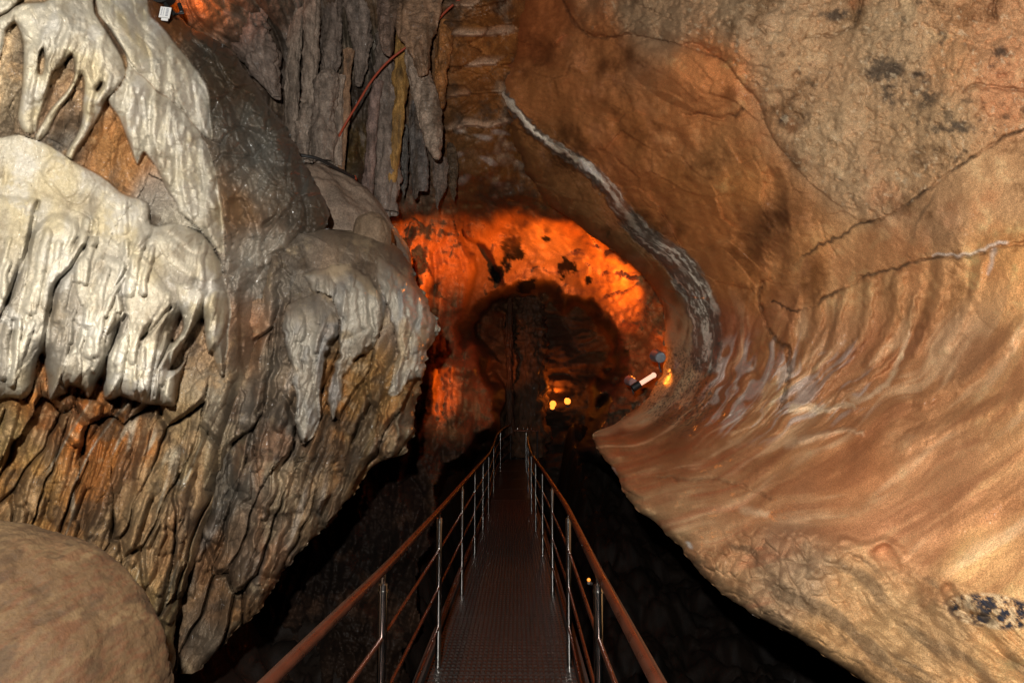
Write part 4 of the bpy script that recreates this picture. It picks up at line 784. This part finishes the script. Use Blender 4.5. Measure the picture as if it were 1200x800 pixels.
# ------------------------------------------------------------------ lit chamber behind
TUN = [(562,345),(575,330),(600,324),(626,331),(655,336),(690,350),(718,378),(735,405),(732,438),(718,462),(706,490),(700,530),(740,540),(940,545),(940,930),(470,930),(500,640),(520,560),(556,510),(572,480),(558,440),(546,390)]
def relief_ch(px, py):
    base = tps([(420,200,10.8),(440,240,10.8),(480,300,10.8),(530,300,11.2),(545,260,11.2),(420,450,10.6),(500,480,10.8),(540,450,11.5),(560,230,10.9),(650,232,10.4),(720,290,10.1),(790,380,9.8),(800,440,9.7),(800,540,9.0),(700,520,10.4),(600,290,12.8),(660,300,12.8),(720,352,12.2),(752,400,11.2),(742,440,10.9),(700,475,11.4),(560,400,13.2),(560,350,13),(640,520,12.5),(560,540,11),(450,560,10.2),(640,400,15),(600,400,15),(820,250,9.6)])(px, py)
    W = P(px, py, base); X, Yw, Z = W.T; wq = W*2.2
    wx = px+9*noise(wq*.7, 501); wy = py+9*noise(wq*.7, 503); pq0 = np.stack([px/60, py/60, Z*.1], -1)
    wx = wx+16*fbm(pq0*.9, 4, 502, .5); wy = wy+16*fbm(pq0*.9, 4, 504, .5)
    d = sdf(wx, wy, TUN)
    ins = inside(wx, wy, TUN); inn = np.where(ins, np.where(d > -59, sstep(-2, 22, d), 1), 0)
    disp = -inn*(21.8-base+.8*noise(wq*.3, 514))
    vq = np.stack([X*3, Yw*1.2, Z*.9], -1)
    left = sstep(590, 540, px)
    pq = np.stack([px/60, py/60, Z*.1], -1)
    disp += left*(.7*ribs(X-.1*Z, Z, 2.6, 505)+.3*chunks((px+6*noise(pq*2, 517))/18, (py+8*noise(pq*2, 518))/50, 24)[0]+.25*fbm(pq*1.6, 5, 506, .62))+(1-left)*(.55*fbm(pq*.7, 6, 507, .6)+.16*ridged(pq*1.5, 4, 508)+.25*chunks((px+8*noise(pq*2, 515))/30, (py+8*noise(pq*2, 516))/22, 23)[0])*(1-.6*inn)
    gp = [(543,272),(560,276),(574,290),(577,345),(562,420),(545,405),(540,330)]; dg = sdf(wx, wy, gp); disp -= np.where(dg > 0, 1.6*sstep(0, 10, dg), 0)
    # concentric shelves in the far tunnel
    disp += inn*.5*billow(np.stack([X*.6, Yw*.4, Z*2.2], -1), 3, 509)
    disp += lines(wx, wy, [([(498,520),(500,470),(512,440),(535,428),(552,440)], 16, 12, .6), ([(545,420),(560,380),(572,340)], 14, 8, .6), ([(595,500),(596,420),(590,360)], 7, 6, .8), ([(520,250),(500,320),(488,400)], 16, 12, .3)], 'soft')
    C = seeds_color(wx, wy, [(500,300,lin(178,120,70)),(640,290,lin(185,140,95)),(720,350,lin(180,125,75)),(600,260,lin(140,90,45)),(760,400,lin(160,105,60)),(520,470,lin(160,110,70)),(640,400,lin(90,66,50)),(680,250,lin(130,80,40)),(560,400,lin(130,90,60)),(700,500,lin(90,74,54)),(600,540,lin(26,20,16)),(480,580,lin(44,28,20)),(420,560,lin(44,28,20)),(540,560,lin(38,24,18)),(720,540,lin(15,12,10)),(780,560,lin(15,12,10)),(420,650,lin(32,22,16)),(680,520,lin(52,40,30)),(640,620,lin(13,11,10)),(800,640,lin(13,11,10)),(900,620,lin(13,11,10))], 2.)  # near-black seeds low down paint the unlit void into the rock colour
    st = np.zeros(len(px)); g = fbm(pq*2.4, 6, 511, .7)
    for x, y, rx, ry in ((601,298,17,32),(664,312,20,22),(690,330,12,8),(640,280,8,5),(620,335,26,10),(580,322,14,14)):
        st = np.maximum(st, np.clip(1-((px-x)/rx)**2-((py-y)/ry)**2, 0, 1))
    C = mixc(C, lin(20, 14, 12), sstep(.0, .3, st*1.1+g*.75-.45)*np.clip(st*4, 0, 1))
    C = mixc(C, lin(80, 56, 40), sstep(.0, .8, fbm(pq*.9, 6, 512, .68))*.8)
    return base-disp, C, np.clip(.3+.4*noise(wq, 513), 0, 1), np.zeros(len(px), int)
def relief_all(px, py):
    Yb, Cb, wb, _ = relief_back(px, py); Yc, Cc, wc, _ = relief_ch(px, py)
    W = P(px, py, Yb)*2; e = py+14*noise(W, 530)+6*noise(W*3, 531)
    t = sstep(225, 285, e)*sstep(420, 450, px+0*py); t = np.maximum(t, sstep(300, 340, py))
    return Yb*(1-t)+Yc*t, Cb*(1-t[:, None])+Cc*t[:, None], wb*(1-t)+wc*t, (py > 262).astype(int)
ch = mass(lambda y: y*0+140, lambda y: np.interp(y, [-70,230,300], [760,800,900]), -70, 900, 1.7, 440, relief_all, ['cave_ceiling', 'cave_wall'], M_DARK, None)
tag(ch[0], 'terraced brown and grey ceiling rock at the top of the passage', 'cave ceiling', kind='structure')
tag(ch[1], 'far arched chamber of the cave lit deep orange around a dark tunnel', 'cave wall', kind='structure')
column('stalagmite', 'dark stout column standing in the middle of the orange chamber', 'stalagmite', [(620,345),(622,380),(621,430),(620,535)], [13,16,18,20], 20.9, lin(100,74,54), 520, None)
column('stalagmite', 'slim column glowing orange just left of the dark stout column', 'stalagmite', [(598,350),(596,400),(597,440),(598,510)], [3,5,3,6], 20.3, lin(84,58,40), 530, None)
# ------------------------------------------------------------------ cave floor (one sheet)
def floor():
    nx, ny = 420, 460
    xs = np.linspace(-9, 9, nx); ys = np.linspace(-2, 24, ny)
    Xg, Yg = np.meshgrid(xs, ys); X, Y = Xg.ravel(), Yg.ravel()
    q = np.stack([X, Y, X*0], -1)
    z = -3.6+.9*np.maximum(0, -X-.9)**1.05-.05*np.maximum(0, X-1)
    z += .35*np.maximum(0, Y-9)*.35*(np.abs(X+.2) > -1)
    z += .45*fbm(q*.8, 4, 600)+.30*billow(q*1.5, 3, 601)+.06*fbm(q*5, 3, 602)
    f1, f2, vid = voro(q*1.3+.2*noise(q*2, 604)[:, None], 9)
    z += .35*(vid-.5)*sstep(0, .2, f2-f1)
    z += .25*np.maximum(0, Y-8)*sstep(.9, 1.8, np.abs(X+.1)); z = np.where((np.abs(X) < 1.0) & (Y < 23), np.minimum(z, -.5+0*z), z)
    # never above the bridge corridor
    V = np.stack([X, Y, z], -1)
    C = lin(36, 26, 19)*np.ones((len(V), 1)); C = mixc(C, lin(20, 16, 12), sstep(-.1, .5, fbm(q*1.6, 4, 605))*.7)
    idx = np.arange(nx*ny).reshape(ny, nx)
    Q = np.stack([idx[:-1, :-1], idx[:-1, 1:], idx[1:, 1:], idx[1:, :-1]], -1).reshape(-1, 4)
    o = mesh_obj('cave_floor', V, Q, M_DARK, None, C, np.full(len(V), .4))
    tag(o, 'dark rubble floor of the cave under the walkway', 'cave floor', kind='structure')
floor()
# ------------------------------------------------------------------ walkway
M_GRATE = metal('wet brown grating', (.030, .025, .022), .4, .35, 25, .2, .35)
M_RAIL = metal('glow-tinted handrail', (.11, .037, .02), .32, .8, 18, .2, .5)  # orange lamp reflections on the steel are painted in as a red-brown base
M_POST = metal('steel post', (.58, .56, .53), .16, 1., 40, .05, .1)
M_BEAM = metal('dark beam', (.05, .04, .035), .6, .3, 20)
def zd(y): return float(np.interp(y, [0, 12, 14, 16, 18, 20.2], [0, 0, .08, .22, .34, .42]))
def xl_(y): return float(np.interp(y, [0, 4, 8, 12, 16, 18, 20.2], [-.60, -.585, -.57, -.54, -.58, -.45, -.22]))
def xr_(y): return float(np.interp(y, [0, 4, 8, 12, 16, 18, 20.2], [.375, .375, .355, .30, .24, .35, .58]))
walk = empty('walkway', (-.1, .6, 0), 'long narrow dark metal walkway of studded grating plates leading straight into the cave', 'walkway')
def panel(y0, y1):
    mb = MB(); h = .004
    ya, yb = y0+.004, y1-.004
    def pt(u, v, z): 
        y = ya+(yb-ya)*v; return (xl_(y)+.01+(xr_(y)-xl_(y)-.02)*u, y, zd(y)+z)
    V = [pt(0,0,0), pt(1,0,0), pt(1,1,0), pt(0,1,0), pt(0,0,-.03), pt(1,0,-.03), pt(1,1,-.03), pt(0,1,-.03)]
    mb.add(V, [(0,1,2,3), (7,6,5,4), (0,4,5,1), (1,5,6,2), (2,6,7,3), (3,7,4,0)])
    if y0 < 13:
        nu = 28; nv = int((y1-y0)/.062)
        for j in range(nv):
            for i in range(nu):
                u = (i+.5)/nu; v = (j+.5)/nv
                c = Vector(pt(u, v, 0)); a = .0115; b = .017
                mb.add([c+Vector((-a,-b,0)), c+Vector((a,-b,0)), c+Vector((a,b,0)), c+Vector((-a,b,0)), c+Vector((-a*.55,-b*.55,.007)), c+Vector((a*.55,-b*.55,.007)), c+Vector((a*.55,b*.55,.007)), c+Vector((-a*.55,b*.55,.007))],
                       [(0,1,5,4), (1,2,6,5), (2,3,7,6), (3,0,4,7), (4,5,6,7)])
    return mb.build('deck_plate', M_GRATE, walk, False)
ys = [.7, 2.0, 3.25, 4.5, 5.74, 7.03, 8.28, 9.5, 10.7, 12, 13.3, 14.6, 16, 17.3, 18.7, 20.1]
for a, b in zip(ys[:-1], ys[1:]): panel(a, b)
for fx, s in ((xl_, -1), (xr_, 1)):
    mb = MB()
    yy = np.linspace(.7, 20.1, 40)
    for a, b in zip(yy[:-1], yy[1:]):
        A = Vector((fx(a)+s*.03, a, zd(a)-.05)); B_ = Vector((fx(b)+s*.03, b, zd(b)-.05))
        w = .025; h = .07
        o = [Vector((-w,0,-h)), Vector((w,0,-h)), Vector((w,0,h)), Vector((-w,0,h))]
        mb.add([A+k for k in o]+[B_+k for k in o], [(0,1,5,4), (1,2,6,5), (2,3,7,6), (3,0,4,7)])
    mb.build('edge_beam', M_BEAM, walk, False)
def railing(fx, label, posts, y_end, off, bulbs):
    root = empty('railing', (fx(.8), .8, 0), label, 'railing')
    def at(y, h): return (float(np.interp(y, off[0], off[1])), y, zd(y)+h)
    yy = np.concatenate([np.linspace(.6, 12, 40), np.linspace(12.3, y_end, 30)])
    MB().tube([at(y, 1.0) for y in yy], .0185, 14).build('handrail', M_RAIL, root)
    for h in (.74, .50, .25):
        m = MB()
        seg = [.6]+posts+[y_end]
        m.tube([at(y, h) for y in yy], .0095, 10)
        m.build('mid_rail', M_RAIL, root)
    for y in posts:
        p = MB().tube([at(y, .0), at(y, .945)], .019, 16).build('post', M_POST, root)
        x, yy_, z = at(y, .945)
        MB().tube([(x, y, z-.03), (x, y, z-.022)], .022, 14).build('collar', M_POST, p); MB().tube([(x, y, z-.002), (x, y, z+.045)], .008, 8).build('saddle', M_POST, p)
    return root
PY_ = [1.0, 2.80, 4.62, 6.42, 8.2, 10.0, 11.8, 14.2, 17.2]
railing(xl_, 'walkway railing with glow-tinted handrail on the flowstone side', PY_, 20.1, ([0, 1.55, 2.8, 4.8, 12, 16, 18, 20.2], [-.58, -.575, -.536, -.518, -.50, -.50, -.40, -.20]), [])
railing(xr_, 'walkway railing with glow-tinted handrail on the ledge side', PY_, 15.4, ([0, 1.55, 2.8, 4.8, 7.4, 10.7, 13, 15.4], [.325, .32, .316, .332, .303, .24, .21, .20]), [])
# barrier with four knobs at the far end
bar = empty('barrier', (.18, 20.3, .42), 'small dark barrier with four glinting knobs across the far end of the walkway', 'barrier')
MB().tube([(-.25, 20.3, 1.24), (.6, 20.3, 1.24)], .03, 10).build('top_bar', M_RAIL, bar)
for x in (-.22, .57): MB().tube([(x, 20.3, .4), (x, 20.3, 1.24)], .03, 10).build('post', M_BEAM, bar)
for x in (0.0, .17, .28, .40): MB().ball((x+.0, 20.26, 1.30), .035, 10).build('knob', M_POST, bar)
# ------------------------------------------------------------------ lamps
M_CASE = metal('grey lamp case', (.30, .34, .38), .4, .6, 30); M_BLACK = metal('black bracket', (.02, .02, .02), .5, .2, 30)
M_GLOW = glow('warm lamp glass', (1.0, .25, .028), 2.8); M_GLOW2 = glow('pink white lamp glass', (1.0, .50, .34), 1.3)
def frame(d):
    z = Vector(tuple(d)).normalized(); x = z.cross(Vector((0, 0, 1))).normalized(); return x, z.cross(x)*-1, z
def spotlamp(c, r, d, label, case, lens):
    c = Vector(tuple(map(float, c))); root = empty('spotlight', c, label, 'spotlight')
    d = Vector(d).normalized()
    MB().tube([c-d*r*1.0, c-d*r*.6, c+d*r*.7, c+d*r*1.6], [r*.9, r, r, r*1.12], 20).build('housing', case, root)
    MB().tube([c-d*r*1.12, c-d*r*1.0], [r*.80, r*.92], 20).build('back_cap', case, root)
    MB().tube([c+d*r*1.6, c+d*r*1.66], [r*1.0, r*.98], 20).build('lens', lens, root)
    MB().tube([c-Vector((0,0,r*.9)), c-Vector((-.01,0,r*1.9)), c-Vector((-.03,-.01,r*2.6))], r*.16, 8).build('bracket', M_BLACK, root)
    return root
LAMPY = 9.0
spotlamp(P(772,418,LAMPY), .078, (-.10, .96, .2), 'round grey backed spotlight, the upper one beside the orange rim', M_CASE, M_GLOW)
M_CASE2 = metal('purple grey lamp case', (.42, .30, .30), .4, .5, 30)
spotlamp(P(740,447,LAMPY+.1), .062, (-.16, .95, .2), 'round pinkish grey spotlight, the lower one beside the orange rim', M_CASE2, M_GLOW)
tl = empty('tube_lamp', P(758,445,LAMPY-.15), 'short bright pink white tube lamp between the two round spotlights', 'lamp')
a, b = P(750,449.5,LAMPY-.15), P(766,439.5,LAMPY-.15)
MB().tube([a, b], .030, 12).ball(b, .036, 12).build('glass_tube', M_GLOW2, tl)
MB().tube([P(741,455,LAMPY-.15), a], .05, 12).build('socket', M_BLACK, tl)
for (x, y, lab) in ((648, 473, 'bright orange lamp bulb at the tunnel end, the left one of the glowing pair'), (665, 470, 'bright orange lamp bulb at the tunnel end, the right one of the glowing pair')):
    c = Vector(tuple(P(x, y, 21.0))); r = empty('lamp', c, lab, 'lamp', None)
    MB().ball(c, .10, 14).ball(c+Vector((-.02, -.03, -.10 if x < 655 else .03)), .075, 12).build('bulb', M_GLOW, r)
    MB().tube([c+Vector((0,.02,-.05)), c+Vector((0,.04,-.13))], .045, 12).build('socket', M_BLACK, r)
    MB().box(c+Vector((0,.06,-.16)), (.12, .1, .05)).build('base_plate', M_BLACK, r, False)
# amber glint by the right railing, made as a small glowing ball
c = Vector(tuple(P(690, 679, 2.95))); r = empty('amber_glint', c, 'tiny amber glint made as a glowing ball beside a steel post of the railing', 'lamp')
MB().ball(c, .008, 10).build('bulb', glow('amber glow', (1, .30, .03), 1.0), r); MB().tube([c+Vector((.0,.0,-.012)), c+Vector((.012,.02,-.02))], .007, 8).build('socket', M_BLACK, r)
# floodlight and tag, top left
c = Vector(tuple(P(191, -6, 4.4))); r = empty('floodlight', c, 'black cased floodlight above the white tag at the top left', 'spotlight')
MB().tube([c+Vector((-.0,-.06,-.0)), c+Vector((0,.07,.03))], [.085,.06], 18).build('housing', M_BLACK, r); MB().tube([c+Vector((0,-.064,0)), c+Vector((0,-.06,0))], [.066,.07], 18).build('lens', M_CASE, r)
MB().tube([c+Vector((.02,0,-.07)), c+Vector((.09,.0,-.15)), c+Vector((.13,.02,-.12)), c+Vector((.10,.03,-.05))], .014, 8).build('cable_loop', M_BLACK, r)
def plain(name, c, rough=.5):
    m, nt, b = new_mat(name); n = nt.nodes.new('ShaderNodeTexNoise'); n.inputs['Scale'].default_value = 40
    mx = nt.nodes.new('ShaderNodeMix'); mx.data_type = 'RGBA'; mx.inputs[6].default_value = (*[v*.85 for v in c], 1); mx.inputs[7].default_value = (*c, 1)
    nt.links.new(n.outputs['Fac'], mx.inputs[0]); nt.links.new(mx.outputs[2], b.inputs['Base Color']); b.inputs['Roughness'].default_value = rough
    return m
M_PAPER = plain('white card', (.82, .82, .80)); M_INK = plain('grey print', (.35, .36, .40)); M_CABLE = plain('red cable sheath', (.45, .07, .025)); M_BCAB = plain('black cable sheath', (.02, .02, .02))
tc_ = Vector(tuple(P(193.5, 15, 4.25))); r = empty('label_tag', tc_, 'small white printed tag hanging below the floodlight at the top left', 'tag')
Rm = Matrix.Rotation(math.radians(8), 3, 'Y')
mb = MB(); mb.box(tc_, (.072, .004, .076), Rm); mb.box(tc_+Rm @ Vector((.006, 0, -.046)), (.045, .004, .022), Rm); mb.build('card', M_PAPER, r, False)
mb = MB()
for dx, wd in ((-.022, .006), (-.008, .004), (.012, .010), (.021, .006)):
    for k in range(6): mb.box(tc_+Rm @ Vector((dx, -.004, .026-.0095*k)), (wd, .002, .006 if k % 2 else .0045), Rm)
mb.build('print', M_INK, r, False)
def cable(name, label, pts, rad, mat):
    V = [P(x, y, Y) for x, y, Y in pts]
    o = MB().tube(smooth([tuple(v) for v in V], 6) if len(V) > 2 else V, rad, 8).build(name, mat); tag(o, label, 'cable'); return o
cable('cable', 'red cable slanting down in front of the grey drip columns', [(545,-6,7.7),(522,14,7.75),(500,38,7.8),(478,54,7.8),(455,72,7.8),(436,94,7.8),(420,120,7.8),(405,145,7.8),(397,160,7.85)], .013, M_CABLE)
cable('cable', 'short red cable end hanging by the leaning pale column', [(416,206,7.9),(419,220,7.9),(421,238,7.9)], .012, M_CABLE)
cable('cable', 'thin black cable lying over the smooth grey hump', [(352,182,6.6),(372,186,6.7),(392,196,6.9),(415,208,7.2)], .018, M_BCAB)
# the smooth grey hump behind the dome
def hump():
    n, m_ = 160, 200
    T_, Ph = np.meshgrid(np.linspace(.02, math.pi-.02, n), np.linspace(0, 2*math.pi, m_), indexing='ij')
    D = np.stack([np.sin(T_)*np.cos(Ph), np.sin(T_)*np.sin(Ph), np.cos(T_)], -1).reshape(-1, 3)
    c = P(385, 318, 7.3)
    q = D*2
    r = 1+.08*fbm(q, 3, 700)+.02*fbm(q*4, 3, 701)
    ax = np.array([.86, .8, 1.22])*r[:, None]*D
    a = math.radians(26); R_ = np.array([[math.cos(a), 0, math.sin(a)*-1], [0, 1, 0], [math.sin(a), 0, math.cos(a)]])
    V = c+ax @ R_.T
    C = lin(150, 130, 112)*np.ones((len(V), 1)); C = mixc(C, lin(105, 92, 80), sstep(-.1, .5, fbm(q*1.5, 4, 702))*.6)
    idx = np.arange(n*m_).reshape(n, m_)
    Q = np.stack([idx[:-1, :-1], idx[1:, :-1], idx[1:, 1:], idx[:-1, 1:]], -1).reshape(-1, 4)
    o = mesh_obj('stalagmite_hump', V-c, Q, M_DARK, None, C, np.full(len(V), .4)); o.location = tuple(c)
    tag(o, 'smooth grey hump of stone rising behind the knobbed flowstone dome', 'rock')
hump()
# ------------------------------------------------------------------ light
w = bpy.data.worlds.new('World'); SC.world = w; w.use_nodes = True
w.node_tree.nodes['Background'].inputs['Color'].default_value = (0, 0, 0, 1); w.node_tree.nodes['Background'].inputs['Strength'].default_value = 0
def light(kind, name, loc, power, col, size=.05, target=None, cone=None, blend=.5):
    l = bpy.data.lights.new(name, kind); l.energy = power; l.color = col
    l.shadow_soft_size = size
    if kind == 'SPOT': l.spot_size = math.radians(cone); l.spot_blend = blend
    o = bpy.data.objects.new(name, l); COL.objects.link(o); o.location = tuple(map(float, loc))
    if target is not None:
        o.rotation_euler = (Vector(tuple(map(float, target)))-Vector(o.location)).to_track_quat('-Z', 'Y').to_euler()
    return o
OR = (1.0, .23, .02)
light('SPOT', 'camera_flash', (-.24, -.08, 2.08), 1230, (1, .97, .92), .03, P(610, 300, 6), 132, .6)
light('SPOT', 'lamp_light_arch', P(735, 430, 9.6), 1800, (1, .25, .025), .04, P(636, 262, 12.6), 66, 1.)
light('POINT', 'lamp_light_arch_low', P(752, 425, 9.7), 12, OR, .05)
light('SPOT', 'lamp_light_left_wall', P(535, 430, 9.3), 520, OR, .04, P(506, 305, 11), 46, 1.)
light('SPOT', 'lamp_light_low_left', P(560, 440, 10.0), 110, OR, .04, P(518, 455, 10.8), 50, .8)
light('POINT', 'lamp_light_pair', P(655, 455, 20.8), 20, OR, .08)
light('SPOT', 'added_light_tunnel', P(585, 440, 18.5), 40, OR, .06, P(597, 420, 20.5), 60, .6)  # unseen lamp added to brighten the folds inside the tunnel
light('POINT', 'added_light_folds', P(562, 452, 16.5), 120, OR, .06)  # second unseen source, added so the left folds glow
light('SPOT', 'lamp_light_top_left', P(222, 14, 5.9), 45, OR, .05, P(240, -30, 6.6), 70, .8)
light('SPOT', 'added_light_walk', P(520, 200, 8.6), 120, OR, .08, (-.2, 6, .9), 60, .8)  # unseen lamp added to redden the rock and rails along the walkway
# ------------------------------------------------------------------ camera
cd = bpy.data.cameras.new('Camera'); cam = bpy.data.objects.new('Camera', cd); COL.objects.link(cam)
cd.sensor_width = 36; cd.lens = 36*F/1200; cd.clip_start = .05; cd.clip_end = 200
cam.location = tuple(CAM)
cam.rotation_euler = Matrix((RGT, UPV, -FWD)).transposed().to_euler()
SC.camera = cam
SC.view_settings.view_transform = 'Standard'; SC.view_settings.look = 'None'; SC.view_settings.exposure = 0; SC.view_settings.gamma = 1
SC.cycles.use_denoising = True; SC.cycles.max_bounces = 6
